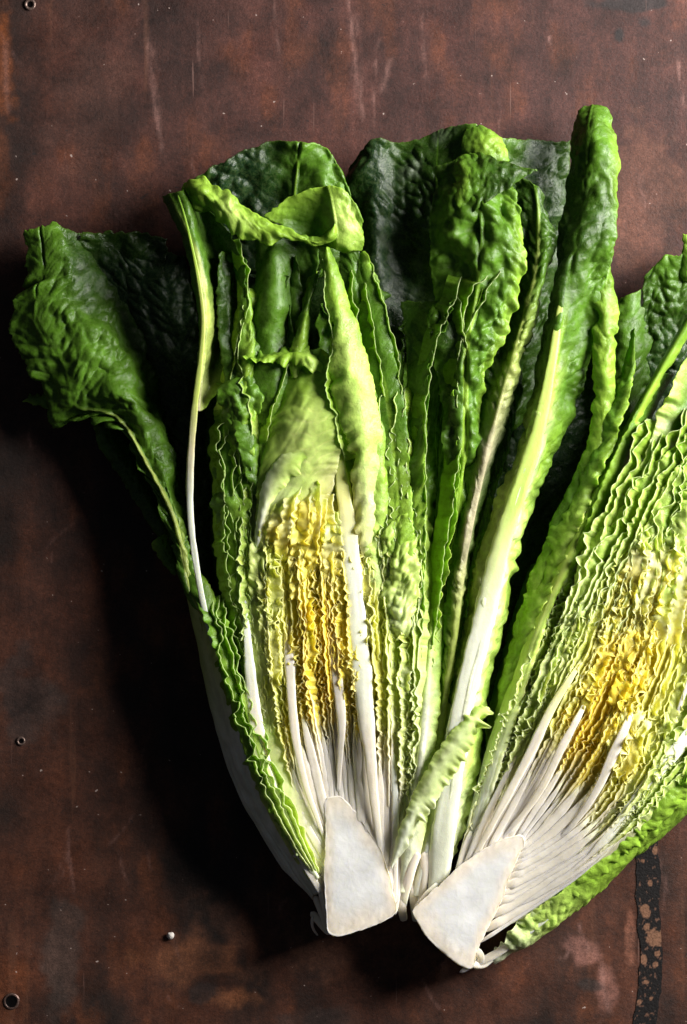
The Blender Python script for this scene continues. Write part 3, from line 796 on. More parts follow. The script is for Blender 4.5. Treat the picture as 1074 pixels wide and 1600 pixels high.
# stubs of broken stems round the core
for pts, w in (
    ([(486, 1425, 60), (500, 1440, 66), (516, 1460, 60)], (10, 12, 9)), ([(492, 1400, 76), (503, 1425, 80), (512, 1450, 74)], (9, 11, 10)),
    ([(489, 1432, 70), (488, 1444, 55), (497, 1462, 20)], (5, 4, 3)), ([(500, 1390, 86), (508, 1420, 88), (516, 1456, 84)], (7, 8, 8)),
    ([(624, 1390, 80), (628, 1420, 70), (632, 1438, 50)], (12, 14, 10)), ([(640, 1370, 70), (646, 1400, 66), (650, 1440, 40)], (10, 12, 10)),
    ([(656, 1368, 60), (657, 1400, 55), (655, 1430, 40)], (8, 10, 9)), ([(668, 1385, 60), (662, 1410, 56), (655, 1430, 50)], (8, 9, 7)),
    ([(652, 1330, 96), (640, 1365, 92), (628, 1420, 70)], (14, 16, 10)), ([(664, 1330, 86), (662, 1380, 76), (652, 1425, 54)], (12, 12, 8)),
):
    rib(A, pts, w, 'wwW', name='stem_stub', flat=.8, wide=1.1, bury=4)

# --- yellow and pale blistered leaves folded over the top of the heart
rngY = np.random.RandomState(21)
for k in range(9):
    cx_ = 432 + k * 11 + rngY.uniform(-4, 4); yb = 905 + rngY.uniform(-90, 60); yt = 745 + rngY.uniform(-10, 50) + abs(k - 3) * 3; wd = rngY.uniform(9, 16)
    sw = 8 - k * 1.0
    cs = []
    for dj in (-1, 0, 1):
        zz = (0, -3, 5)[dj + 1]
        cs.append([(cx_ + dj * wd * .7 + rngY.uniform(-2, 2), yb, 122 + zz), (cx_ + dj * wd - sw * .4, yb * .66 + yt * .34, 138 + zz + rngY.uniform(-3, 3)),
                   (cx_ + dj * wd + sw * .4, yb * .33 + yt * .67, 143 + zz + rngY.uniform(-3, 3)), (cx_ + dj * wd * .8 + sw, yt, 136 + zz)])
    leaf(A, cs, [('YYyy', 'YYYy', 'YYyP')[rngY.randint(3)]] * 3, name='heart_leaf', mat=M_HEART, bl=(1.2, 11), ru=(5, 6, 17), und=(5, 24), vein=.2, step=1.8, th=1.6)
leaf(A, [[(392, 900, 116), (400, 800, 126), (404, 740, 128), (418, 680, 128), (430, 630, 122), (445, 575, 112)],
         [(420, 860, 124), (430, 780, 136), (445, 720, 144), (458, 660, 146), (466, 605, 140), (472, 553, 124)],
         [(470, 810, 126), (478, 760, 138), (488, 710, 148), (495, 655, 150), (500, 605, 140), (502, 543, 118)],
         [(515, 800, 124), (523, 750, 134), (532, 705, 142), (532, 655, 146), (524, 605, 144), (514, 553, 134)]],
     ['yPLLG', 'ypPPLG', 'yPPPLG', 'yyPLLG'], name='heart_leaf', mat=M_HEART, bl=(1.5, 26), ru=(4, 3, 24), und=(4, 46), vein=.5, pinch=0)
leaf(A, [[(395, 860, 126), (402, 800, 134), (412, 750, 138), (435, 715, 140), (470, 690, 140)],
         [(402, 860, 130), (412, 800, 140), (428, 755, 146), (455, 725, 150), (490, 705, 148)],
         [(412, 850, 124), (424, 800, 132), (440, 765, 138), (465, 745, 142), (500, 720, 140)]],
     ['WWWpP', 'WWpPL', 'yyPPL'], name='heart_leaf', mat=M_HEART, ru=(1, 5, 18), und=(3, 30), vein=.4)
# --- bright ruffled leaves to the right of the heart
leaf(A, [[(560, 880, 138), (552, 780, 142), (545, 700, 146), (528, 640, 148), (512, 590, 150), (520, 530, 150), (508, 470, 146), (505, 400, 138)],
         [(574, 860, 144), (572, 750, 152), (562, 660, 158), (548, 580, 162), (532, 500, 158), (518, 430, 150), (511, 388, 140)],
         [(592, 850, 132), (598, 730, 138), (590, 630, 142), (574, 560, 144), (552, 490, 142), (532, 430, 138), (518, 386, 130)]],
     ['yyPLLLG', 'ppPPPLL', 'pPPPLLG'], bl=(0, 20), ru=(7, 2, 24), und=(4, 45), vein=.55)
leaf(A, [[(575, 960, 130), (570, 860, 138), (575, 770, 142), (562, 690, 144), (545, 620, 144), (530, 585, 140)],
         [(590, 960, 134), (592, 850, 140), (598, 760, 142), (592, 680, 140), (575, 610, 136), (550, 570, 130)],
         [(605, 950, 118), (612, 850, 118), (612, 760, 116), (605, 680, 112), (596, 610, 108), (580, 570, 104)]],
     ['pPPLL', 'pPLLL', 'PLLGG'], ru=(7, 0, 20), und=(5, 40), bl=(3, 18), vein=.4)
leaf(A, [[(595, 960, 122), (588, 860, 126), (598, 770, 128), (590, 690, 124), (575, 600, 116), (560, 500, 108), (548, 410, 98)],
         [(620, 960, 132), (618, 850, 136), (616, 750, 134), (608, 640, 130), (594, 540, 124), (576, 450, 116), (562, 396, 108)],
         [(645, 950, 134), (648, 850, 138), (642, 750, 136), (634, 640, 132), (614, 540, 126), (598, 460, 120), (572, 394, 110)]],
     ['pPLGGGD', 'PLLGGGG', 'PLLGGGL'], ru=(5, 4, 30), und=(7, 60), bl=(2, 24), vein=.45, rib=(5, 2, 2, 'PLLGG'))
leaf(A, [[(625, 980, 118), (630, 880, 122), (628, 780, 120), (640, 680, 112), (640, 600, 104), (632, 520, 96), (625, 470, 88)],
         [(645, 980, 128), (650, 880, 134), (648, 780, 136), (655, 680, 134), (660, 600, 128), (668, 530, 120), (690, 470, 112)],
         [(660, 970, 130), (664, 880, 136), (666, 790, 140), (665, 690, 142), (668, 600, 144), (682, 530, 146), (716, 462, 148)]],
     ['PLGGGDD', 'PLLGGGD', 'pPLLGGG'], ru=(0, 4, 22), und=(7, 50), bl=(4, 24), vein=.4)
leaf(A, [[(600, 1000, 124), (600, 920, 132), (590, 850, 134)], [(625, 1000, 134), (628, 900, 146), (620, 810, 142)], [(650, 990, 130), (655, 900, 138), (650, 800, 132)]],
     ['pPP', 'pPL', 'PPL'], mat=M_HEART, ru=(7, 7, 18), und=(7, 22), bl=(6, 14), vein=.3, name='heart_leaf')

rngR = np.random.RandomState(9)
for k in range(7):
    x0 = 575 + k * 11.5; yt = 640 + rngR.uniform(-60, 90)
    pth = [(612 + k * 6, 1010, 128), (x0 + 24 - k * 2, 930, 134), (x0 + 12, 860, 138), (x0 + 4, 780, 138), (x0 - 8 + k * 2, yt, 134)]
    ribbon(A, pth, lambda t: 3 + 4.0 * sstep(0, .4, t), lambda t: 19 + 12 * t, lambda t: 2.4 + 0 * t, 22,
           lambda q, t: mixc(np.broadcast_to(np.array(COL['p']), q.shape), mixc(np.broadcast_to(np.array(COL['P']), q.shape), COL['L'], sstep(.5, 1, t)), sstep(.1, .6, t)),
           name='leaf', lean=rngR.uniform(-.6, .6), mat=M_HEART, zn=5)
rngF = np.random.RandomState(31)
def blades(parent, n, base, tip, w, z, seedcols, ztip=-14, bend=10):
    for k in range(n):
        u_ = (k + rngF.uniform(.2, .8)) / n
        bx = base[0] + (base[2] - base[0]) * u_; by = base[1] + (base[3] - base[1]) * u_ + rngF.uniform(-30, 30)
        tx = tip[0] + (tip[2] - tip[0]) * u_ + rngF.uniform(-8, 8); ty = tip[1] + (tip[3] - tip[1]) * u_ + rngF.uniform(-45, 45)
        wd = rngF.uniform(*w); zz = rngF.uniform(*z); bd = rngF.uniform(-bend, bend); tl = rngF.uniform(-16, 16)
        cs = []
        for dj in (-1, 0, 1):
            row = []
            for q_ in (0, .3, .6, .85, 1.0):
                ww = wd * (.6, 1.0, 1.1, .8, .25)[(0, .3, .6, .85, 1.0).index(q_)]
                row.append((bx + (tx - bx) * q_ + dj * ww + bd * math.sin(q_ * 3.1), by + (ty - by) * q_ + abs(dj) * 6 * q_, zz + dj * tl * (1 if k % 2 else -1) + (8 if dj == 0 else 0) * (1 if k % 3 else -1) + ztip * q_ * q_))
            cs.append(row)
        leaf(parent, cs, [seedcols[rngF.randint(len(seedcols))] for _ in range(3)], ru=(6, 7, rngF.uniform(18, 32)), und=(6, 34), bl=(4, 22), vein=.4, th=1.2)
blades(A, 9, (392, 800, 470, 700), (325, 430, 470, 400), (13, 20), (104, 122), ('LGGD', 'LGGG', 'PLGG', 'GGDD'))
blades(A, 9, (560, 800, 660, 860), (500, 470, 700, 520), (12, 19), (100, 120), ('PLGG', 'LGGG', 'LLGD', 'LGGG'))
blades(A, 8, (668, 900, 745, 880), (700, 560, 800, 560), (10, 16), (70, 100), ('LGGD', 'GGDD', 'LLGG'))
# --- green crinkled leaves left of the heart
leaf(A, [[(402, 1120, 100), (366, 1000, 104), (346, 860, 104), (336, 760, 104), (333, 680, 104), (340, 600, 100)],
         [(408, 1120, 112), (378, 1000, 118), (362, 860, 120), (358, 760, 122), (360, 680, 122), (368, 600, 116)],
         [(412, 1110, 110), (390, 1000, 116), (382, 870, 116), (390, 780, 116), (398, 700, 112), (408, 610, 106)]],
     ['PLLLGGG', 'PLLLGGG', 'PPLLGG'], ru=(5, 6, 26), und=(8, 34), bl=(6, 20), vein=.4)
leaf(A, [[(352, 700, 118), (345, 660, 122), (344, 625, 122), (365, 580, 118), (372, 520, 114)],
         [(372, 720, 126), (372, 660, 136), (380, 600, 134), (392, 540, 126), (395, 480, 118)],
         [(392, 740, 120), (398, 680, 126), (408, 620, 124), (414, 560, 112), (410, 500, 104)]],
     ['LGGGG', 'LGGGG', 'LLGGD'], ru=(6, 6, 22), und=(8, 30), bl=(7, 22), vein=.4)
rngA = np.random.RandomState(4)
for k in range(6):
    x0 = 345 + k * 9
    pth = [(400 + k * 3, 1090, 112), (x0 + 28, 980, 122), (x0 + 8, 870, 124), (x0 + 2, 780, 124), (x0 + 2, 700, 126), (x0 + 8 + rngA.uniform(-6, 6), 620 + rngA.uniform(-30, 40), 122)]
    ribbon(A, pth, lambda t: 2.5 + 5.5 * sstep(0, .4, t), lambda t: 20 + 16 * t, lambda t: 2.0 + 0 * t, 26,
           lambda q, t: mixc(np.broadcast_to(np.array(COL['P']), q.shape), mixc(np.broadcast_to(np.array(COL['L']), q.shape), COL['G'], .5 * sstep(.6, 1, t)), sstep(.1, .7, t)),
           name='leaf', lean=-.6, mat=M_LEAF, zn=5)
# --- green ruffled edge low on the left side
leaf(A, [[(492, 1378, 101), (440, 1300, 113), (393, 1205, 121), (362, 1110, 125), (336, 1015, 124), (306, 940, 116), (284, 900, 98), (272, 850, 92)],
         [(498, 1372, 103), (448, 1290, 114), (402, 1195, 122), (372, 1100, 125), (346, 1005, 123), (320, 930, 112), (298, 885, 104), (282, 845, 98)],
         [(502, 1368, 98), (456, 1285, 108), (412, 1190, 116), (384, 1100, 116), (360, 1005, 114), (334, 930, 106), (308, 880, 96), (288, 840, 92)]],
     ['WLLLGGG', 'WPLLLGG', 'WPPLLLG'], ru=(6, 5, 24), und=(3, 26), bl=(0, 14), vein=.35, th=1.2)
for k, (dx, dz) in enumerate(((-3, 10), (8, 11), (18, 8), (28, 4))):
    ribbon(A, [(498 + dx * .2, 1375, 96), (440 + dx, 1280, 116 + dz), (396 + dx, 1180, 122 + dz), (366 + dx, 1080, 124 + dz), (345 + dx, 990, 120 + dz), (334 + dx * .8, 930, 112 + dz)],
           lambda t: 1.5 + 5 * sstep(.1, .5, t), lambda t: 17 + 8 * t, lambda t: 2.4 + 0 * t, 22,
           lambda q, t: mixc(np.broadcast_to(np.array(COL['p']), q.shape), COL['L'], sstep(.1, .6, t)), name='leaf', lean=-.5, mat=M_LEAF, zn=4)
rib(A, [(470, 1330, 104), (432, 1240, 118), (402, 1160, 124), (372, 1060, 126), (345, 990, 122)], (6, 8, 7, 6, 4), 'WWPPP')

# --- leaf on a bare white stalk, upper left
bl_ = leaf(A, [[(302, 640, 126), (309, 560, 130), (312, 500, 132), (303, 440, 128), (286, 375, 122), (265, 335, 114), (250, 306, 104)],
         [(308, 642, 134), (315, 560, 140), (319, 500, 142), (312, 440, 140), (300, 375, 136), (287, 330, 130), (275, 300, 122)],
         [(322, 640, 112), (336, 570, 92), (350, 500, 84), (350, 440, 86), (334, 380, 90), (315, 340, 92), (298, 306, 90)],
         [(334, 634, 112), (364, 588, 112), (372, 530, 124), (388, 470, 132), (384, 410, 126), (362, 370, 112), (330, 330, 100)]],
     ['KOGGDD', 'KOOGGG', 'ODDDDD', 'LGGGDD'], mid=1, rib=(7, 2, 3, 'KOOOG'), ru=(1, 4, 30), und=(5, 60), bl=(2, 26), vein=.5)  # inner blade coloured darker for the shade it stands in
bl_['label'] = 'dark folded leaf standing on a bare white stalk'
rib(bl_, [(362, 1100, 108), (342, 1030, 114), (322, 960, 118), (308, 890, 120), (299, 820, 122), (297, 750, 124), (300, 690, 128), (305, 632, 136), (314, 560, 143), (318, 500, 145), (311, 440, 143), (299, 380, 139), (287, 332, 133), (278, 304, 126)], (8, 9, 9, 9, 10, 11, 11, 9, 7, 5, 4, 2), 'WFFFFKOOOLG', name='bare_stalk', mat=M_RIB, bury=0, flat=.5, wide=1.0, lowr=0)
leaf(A, [[(352, 700, 116), (362, 620, 120), (368, 560, 126), (372, 500, 130), (380, 450, 130)],
         [(372, 700, 126), (382, 620, 132), (390, 560, 136), (392, 500, 134), (386, 440, 130)],
         [(392, 690, 122), (398, 620, 124), (396, 560, 124), (394, 500, 122), (384, 430, 124)]],
     ['LLGGG', 'LLLLG', 'LLGGG'], ru=(5, 4, 28), und=(6, 30), bl=(4, 20), vein=.4)
# --- inner dark leaves below the fold
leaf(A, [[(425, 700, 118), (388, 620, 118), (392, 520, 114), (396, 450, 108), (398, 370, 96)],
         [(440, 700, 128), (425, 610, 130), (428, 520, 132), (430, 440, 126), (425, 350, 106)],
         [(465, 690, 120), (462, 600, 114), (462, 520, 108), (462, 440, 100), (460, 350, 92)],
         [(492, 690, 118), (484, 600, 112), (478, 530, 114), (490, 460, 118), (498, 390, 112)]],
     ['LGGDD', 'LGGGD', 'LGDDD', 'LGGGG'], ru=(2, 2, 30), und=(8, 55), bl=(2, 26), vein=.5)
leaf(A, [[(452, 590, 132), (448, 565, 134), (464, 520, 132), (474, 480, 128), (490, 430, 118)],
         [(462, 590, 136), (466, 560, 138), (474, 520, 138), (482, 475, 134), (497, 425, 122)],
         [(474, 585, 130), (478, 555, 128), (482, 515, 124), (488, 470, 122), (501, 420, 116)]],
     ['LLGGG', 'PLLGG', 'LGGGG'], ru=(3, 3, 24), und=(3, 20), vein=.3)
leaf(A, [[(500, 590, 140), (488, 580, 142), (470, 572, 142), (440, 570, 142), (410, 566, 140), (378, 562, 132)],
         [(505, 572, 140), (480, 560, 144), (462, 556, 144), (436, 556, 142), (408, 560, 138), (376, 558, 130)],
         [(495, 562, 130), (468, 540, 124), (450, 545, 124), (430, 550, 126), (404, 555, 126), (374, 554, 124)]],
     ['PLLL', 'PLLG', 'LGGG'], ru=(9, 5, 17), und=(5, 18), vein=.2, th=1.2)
# --- top back leaf
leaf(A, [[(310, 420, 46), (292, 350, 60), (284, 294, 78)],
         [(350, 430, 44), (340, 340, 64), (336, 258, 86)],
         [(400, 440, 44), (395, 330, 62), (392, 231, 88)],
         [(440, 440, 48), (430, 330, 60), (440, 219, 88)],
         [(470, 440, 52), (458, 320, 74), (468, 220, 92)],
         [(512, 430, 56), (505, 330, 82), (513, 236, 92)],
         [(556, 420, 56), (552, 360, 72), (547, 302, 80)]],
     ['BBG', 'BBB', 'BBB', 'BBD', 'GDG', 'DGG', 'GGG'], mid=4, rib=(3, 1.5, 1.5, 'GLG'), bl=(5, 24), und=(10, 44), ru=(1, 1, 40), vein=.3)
# --- folded front edge
leaf(A, [[(280, 288, 108), (300, 277, 114), (318, 276, 118), (342, 292, 124), (376, 315, 128), (412, 340, 132), (440, 353, 134), (472, 365, 134), (494, 370, 132), (510, 362, 130), (518, 344, 130)],
         [(284, 296, 118), (305, 297, 130), (326, 308, 138), (350, 325, 142), (380, 343, 144), (414, 361, 144), (442, 368, 142), (473, 372, 142), (496, 378, 142), (515, 369, 144), (524, 344, 142)],
         [(290, 306, 104), (312, 326, 112), (337, 334, 120), (351, 351, 124), (370, 359, 126), (398, 374, 130), (430, 378, 132), (468, 378, 134), (492, 388, 134), (518, 380, 132), (533, 350, 132)]],
     ['LLLLLGG', 'LLPLLLL', 'LGLLLLL'], ru=(4, 8, 34), und=(6, 30), bl=(7, 20), vein=.35, th=1.2)
# --- curled cap
leaf(A, [[(478, 382, 104), (440, 352, 116), (412, 338, 120)],
         [(488, 384, 100), (468, 345, 112), (450, 308, 128)],
         [(505, 388, 104), (500, 340, 120), (500, 291, 138)],
         [(522, 388, 124), (521, 340, 140), (522, 291, 146)],
         [(546, 400, 120), (550, 350, 136), (546, 304, 142)],
         [(562, 400, 104), (570, 372, 120), (564, 338, 128)]],
     ['GGL', 'GGL', 'GGL', 'LPL', 'LPL', 'GLG'], mid=3, rib=(2.5, 1.5, 1, 'LPL'), bl=(4, 30), und=(4, 34), ru=(1, 2, 30), vein=.4)
leaf(A, [[(500, 560, 96), (520, 480, 96), (530, 420, 100), (530, 370, 104)],
         [(560, 600, 96), (552, 500, 104), (552, 430, 110), (548, 370, 112)],
         [(590, 640, 92), (578, 520, 98), (570, 440, 106), (562, 385, 108)]], ['GDD', 'GGG', 'GGD'], und=(6, 40), bl=(2, 20))

# --- far left leaf
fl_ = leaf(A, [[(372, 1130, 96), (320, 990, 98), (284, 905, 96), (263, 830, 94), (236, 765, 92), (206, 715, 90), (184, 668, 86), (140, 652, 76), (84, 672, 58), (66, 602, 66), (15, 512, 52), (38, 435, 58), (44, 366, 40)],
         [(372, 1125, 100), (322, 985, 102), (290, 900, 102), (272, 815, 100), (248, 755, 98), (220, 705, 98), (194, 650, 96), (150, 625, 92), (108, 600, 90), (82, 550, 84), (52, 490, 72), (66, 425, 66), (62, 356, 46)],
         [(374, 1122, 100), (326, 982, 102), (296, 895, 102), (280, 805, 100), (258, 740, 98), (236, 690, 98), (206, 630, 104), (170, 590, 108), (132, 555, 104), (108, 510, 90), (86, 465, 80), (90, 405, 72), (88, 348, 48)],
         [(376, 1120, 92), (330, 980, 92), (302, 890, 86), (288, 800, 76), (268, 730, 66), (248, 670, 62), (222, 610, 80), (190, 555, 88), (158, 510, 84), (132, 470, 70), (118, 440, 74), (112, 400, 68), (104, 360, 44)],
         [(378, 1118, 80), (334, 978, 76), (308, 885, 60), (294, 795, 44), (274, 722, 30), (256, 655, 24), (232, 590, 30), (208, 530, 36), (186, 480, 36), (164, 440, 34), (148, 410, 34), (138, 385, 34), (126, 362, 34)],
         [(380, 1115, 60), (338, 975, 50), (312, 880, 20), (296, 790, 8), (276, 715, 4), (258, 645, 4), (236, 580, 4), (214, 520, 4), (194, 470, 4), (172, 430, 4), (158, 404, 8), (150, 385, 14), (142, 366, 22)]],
     ['LLGGGGGGG', 'LLGGGGGGG', 'OOOGGGGG', 'LGGGDGGDD', 'GGDDDDDD', 'GDDBBBBB'], mid=1, rib=(5, 1.6, 1.6, 'WOOOGGG'), bl=(6.5, 21), und=(13, 60), ru=(8, 2, 30), vein=.4, ser=2.6)  # right-hand curves coloured darker for the shade falling on them
fl_['label'] = 'dark green leaf spread out to the far left'
leaf(A, [[(330, 985, 44), (282, 905, 44), (240, 830, 40), (192, 752, 38), (160, 705, 34), (142, 655, 26)],
         [(334, 975, 52), (290, 895, 50), (250, 820, 46), (208, 750, 44), (176, 700, 40), (150, 645, 30)],
         [(338, 965, 40), (300, 885, 34), (266, 810, 28), (230, 740, 24), (200, 690, 20), (168, 640, 14)]],
     ['GGDDG', 'GDDDD', 'DDDDD'], bl=(3, 12), ru=(4, 1, 20), und=(3, 30))
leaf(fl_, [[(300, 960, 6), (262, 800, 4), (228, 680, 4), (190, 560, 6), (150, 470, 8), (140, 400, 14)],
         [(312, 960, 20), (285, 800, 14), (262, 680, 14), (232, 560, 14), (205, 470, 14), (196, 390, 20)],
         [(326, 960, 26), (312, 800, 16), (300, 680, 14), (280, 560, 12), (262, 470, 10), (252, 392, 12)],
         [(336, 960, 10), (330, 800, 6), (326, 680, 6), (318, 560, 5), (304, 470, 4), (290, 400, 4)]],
     ['DBBB', 'DBBB', 'BBBB', 'BBBB'], bl=(5, 20), ru=(3, 3, 26), und=(5, 40), name='leaf_lobe', ser=2)  # lobe added low on the table, its near-black colour standing in for shade
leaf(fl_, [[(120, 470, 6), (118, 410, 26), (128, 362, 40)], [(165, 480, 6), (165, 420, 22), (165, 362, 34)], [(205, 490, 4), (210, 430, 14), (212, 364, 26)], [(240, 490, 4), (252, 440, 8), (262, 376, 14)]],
     ['BDD', 'BBD', 'BBD', 'BBB'], bl=(5, 20), ru=(3, 3, 26), und=(6, 34), name='leaf_lobe', ser=2)  # near-black tones carry the shade that falls over this lobe
leaf(fl_, [[(272, 905, 50), (252, 875, 52), (236, 848, 50)], [(276, 895, 56), (262, 868, 60), (248, 836, 56)], [(280, 885, 48), (270, 862, 50), (258, 835, 46)]],
     ['GGL', 'GGG', 'GGL'], bl=(3, 10), ru=(2, 2, 16), und=(2, 20), name='leaf_lobe')
leaf(fl_, [[(90, 640, 30), (60, 634, 30), (38, 626, 24)], [(92, 625, 34), (64, 624, 36), (42, 622, 28)], [(90, 612, 30), (66, 616, 30), (45, 619, 24)]],
     ['DGL', 'GGG', 'DGG'], bl=(2, 10), ru=(2, 2, 14), name='leaf_lobe')

# --- big dark back leaf across the top
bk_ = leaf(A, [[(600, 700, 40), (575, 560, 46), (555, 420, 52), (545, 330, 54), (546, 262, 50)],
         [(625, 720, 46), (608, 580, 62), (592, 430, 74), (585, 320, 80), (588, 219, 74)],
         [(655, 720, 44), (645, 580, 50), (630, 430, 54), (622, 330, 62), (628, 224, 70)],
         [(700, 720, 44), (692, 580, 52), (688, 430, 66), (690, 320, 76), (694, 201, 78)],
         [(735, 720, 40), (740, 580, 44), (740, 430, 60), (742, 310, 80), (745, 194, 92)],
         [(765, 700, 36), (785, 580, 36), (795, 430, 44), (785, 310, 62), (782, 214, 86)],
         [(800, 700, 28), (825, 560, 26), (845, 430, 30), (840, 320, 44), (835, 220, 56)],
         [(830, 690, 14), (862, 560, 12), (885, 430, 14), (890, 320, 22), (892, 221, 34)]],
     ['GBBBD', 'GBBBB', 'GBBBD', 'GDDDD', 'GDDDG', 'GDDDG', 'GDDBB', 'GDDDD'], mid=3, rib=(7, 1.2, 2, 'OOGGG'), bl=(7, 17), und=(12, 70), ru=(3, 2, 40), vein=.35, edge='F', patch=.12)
# --- blistered green leaf in front of it
leaf(A, [[(690, 900, 96), (696, 780, 112), (698, 700, 124), (684, 600, 128), (672, 540, 122), (676, 470, 114), (672, 400, 114), (670, 330, 114), (684, 262, 110)],
         [(696, 900, 104), (704, 780, 120), (712, 700, 132), (702, 600, 138), (702, 530, 132), (710, 450, 128), (706, 380, 130), (704, 315, 132), (714, 248, 122)],
         [(702, 900, 108), (714, 780, 126), (724, 700, 138), (725, 600, 146), (742, 510, 150), (752, 430, 150), (754, 365, 150), (750, 305, 146), (745, 240, 130)],
         [(707, 900, 102), (722, 780, 120), (736, 700, 134), (745, 600, 142), (772, 510, 150), (792, 440, 154), (796, 385, 152), (790, 330, 144), (782, 262, 130)],
         [(710, 900, 92), (728, 780, 106), (745, 700, 118), (762, 600, 124), (792, 510, 132), (816, 440, 140), (822, 392, 140), (816, 335, 136), (802, 292, 124)]],
     ['LGGGGGD', 'GDDDGG', 'LGGGGGG', 'LGGGGGG', 'LLGLLLG'], mid=2, rib=(6, 1.5, 3, 'LLLLGG'), bl=(14, 28), und=(16, 42), ru=(4, 4, 30), vein=.5)
leaf(A, [[(700, 262, 128), (725, 242, 132), (752, 240, 136), (795, 255, 142), (840, 263, 146)],
         [(712, 280, 144), (735, 268, 152), (765, 262, 154), (800, 265, 152), (840, 265, 148)],
         [(706, 292, 146), (728, 335, 150), (762, 314, 154), (800, 290, 152), (838, 268, 146)]],
     ['GGDDG', 'LGDDD', 'LGDDG'], bl=(5, 20), und=(5, 26), ru=(2, 2, 24), vein=.4)
leaf(bk_, [[(728, 250, 98), (722, 225, 100), (728, 202, 98)], [(755, 255, 110), (758, 228, 116), (752, 196, 104)], [(795, 258, 100), (796, 240, 98), (782, 216, 92)]],
     ['DGG', 'GLG', 'GLL'], bl=(6, 16), und=(4, 20), vein=.3, name='leaf_lobe')
for pth, am in (
    ([(636, 1230, 100), (654, 1080, 120), (664, 940, 132), (665, 800, 142), (666, 690, 144), (670, 600, 146), (688, 520, 148), (714, 464, 150), (724, 430, 146)], 3.0),
    ([(656, 1200, 100), (676, 1030, 118), (692, 890, 132), (708, 780, 142), (719, 680, 146), (714, 610, 148), (720, 545, 150), (742, 492, 152), (764, 452, 154), (792, 412, 154)], 3.2),
    ([(733, 600, 140), (728, 540, 150), (722, 490, 154), (712, 455, 146)], 3.5),
    ([(720, 560, 146), (724, 510, 150), (730, 470, 154), (750, 440, 156), (768, 420, 156)], 3.0)):
    ribbon(A, pth, lambda t, am=am: am + 0 * t, lambda t: 24 + 0 * t, lambda t: 2.2 + 0 * t, 26,
           lambda q, t: mixc(np.broadcast_to(np.array(COL['P']), q.shape), mixc(np.broadcast_to(np.array(COL['L']), q.shape), COL['G'], .8 * sstep(.5, 1, t)), sstep(.0, .3, t)), name='leaf', lean=-.8, mat=M_LEAF, zn=5)
for pth, am, ln_ in (
    ([(352, 650, 124), (364, 592, 126), (371, 532, 132), (388, 472, 138), (385, 415, 132), (373, 372, 124)], 3.0, -.8),
    ([(398, 700, 130), (390, 650, 134), (380, 600, 136), (372, 560, 134), (380, 500, 134), (392, 450, 130)], 3.5, .8),
    ([(412, 700, 134), (430, 630, 136), (450, 575, 138), (468, 535, 138), (480, 482, 134), (497, 424, 126)], 2.6, -.6),
    ([(540, 720, 150), (522, 650, 152), (512, 590, 154), (520, 530, 154), (509, 470, 150), (506, 404, 142)], 3.6, .8),
    ([(582, 640, 136), (566, 550, 132), (553, 470, 124), (548, 404, 116)], 3.0, -.8),
    ([(606, 640, 134), (592, 560, 130), (578, 480, 124), (563, 420, 114)], 3.0, -.8),
    ([(628, 660, 132), (622, 560, 128), (604, 480, 124), (574, 400, 116)], 3.0, -.6)):
    ribbon(A, pth, lambda t, am=am: am + 0 * t, lambda t: 22 + 0 * t, lambda t: 1.9 + 0 * t, 20,
           lambda q, t: mixc(np.broadcast_to(np.array(COL['P']), q.shape), COL['L'], sstep(.0, .4, t)), name='leaf', lean=ln_, mat=M_LEAF, zn=5)
# --- leaf on a brownish stalk right of it
leaf(A, [[(662, 1260, 70), (676, 1120, 88), (688, 1010, 98), (704, 860, 112), (720, 740, 112), (722, 640, 106), (740, 560, 98), (765, 480, 92), (790, 400, 92), (802, 330, 96), (806, 285, 92)],
         [(668, 1260, 80), (684, 1120, 98), (697, 1010, 110), (714, 860, 124), (736, 740, 126), (752, 650, 118), (778, 560, 106), (802, 480, 98), (822, 405, 104), (828, 340, 108), (822, 280, 100)],
         [(673, 1260, 84), (690, 1120, 104), (706, 1010, 118), (723, 860, 136), (750, 735, 142), (777, 645, 140), (803, 562, 134), (828, 482, 128), (848, 412, 124), (848, 350, 120), (838, 290, 108)],
         [(678, 1260, 70), (698, 1120, 84), (715, 1010, 92), (738, 860, 100), (766, 740, 100), (790, 655, 92), (812, 575, 86), (836, 495, 88), (858, 420, 100), (866, 365, 108), (852, 310, 98)]],
     ['PLGGGGDD', 'PLGGGDDD', 'POOKKOGD', 'PLGGDDDD'], mid=2, rib=(6.5, 3, 4, 'POOKKOOG'), bl=(8, 18), und=(5, 44), ru=(4, 5, 26), vein=.5)
leaf(A, [[(684, 1220, 60), (700, 1040, 84), (735, 880, 90), (765, 760, 86), (790, 660, 80), (806, 560, 70)],
         [(690, 1220, 56), (708, 1040, 78), (745, 890, 82), (776, 770, 82), (800, 680, 76), (818, 590, 64)]], ['PGGDD', 'LGGDD'], ru=(3, 6, 26), und=(4, 30), bl=(3, 14))
# --- folded leaf with scalloped edge
leaf(A, [[(640, 1280, 60), (658, 1060, 70), (668, 960, 80), (678, 870, 92), (682, 780, 98), (680, 700, 104), (672, 616, 108)],
         [(648, 1280, 78), (670, 1060, 94), (680, 960, 106), (692, 870, 116), (702, 780, 120), (704, 700, 122), (702, 620, 124), (716, 550, 122), (745, 480, 120)],
         [(654, 1280, 88), (680, 1060, 108), (686, 960, 122), (702, 870, 132), (715, 790, 138), (720, 700, 142), (714, 630, 144), (716, 560, 146), (738, 500, 148), (758, 452, 148)]],
     ['PLGGGG', 'PLLGGG', 'pPPLLL'], ru=(1, 5, 26), und=(4, 40), vein=.35, bl=(1.5, 20))
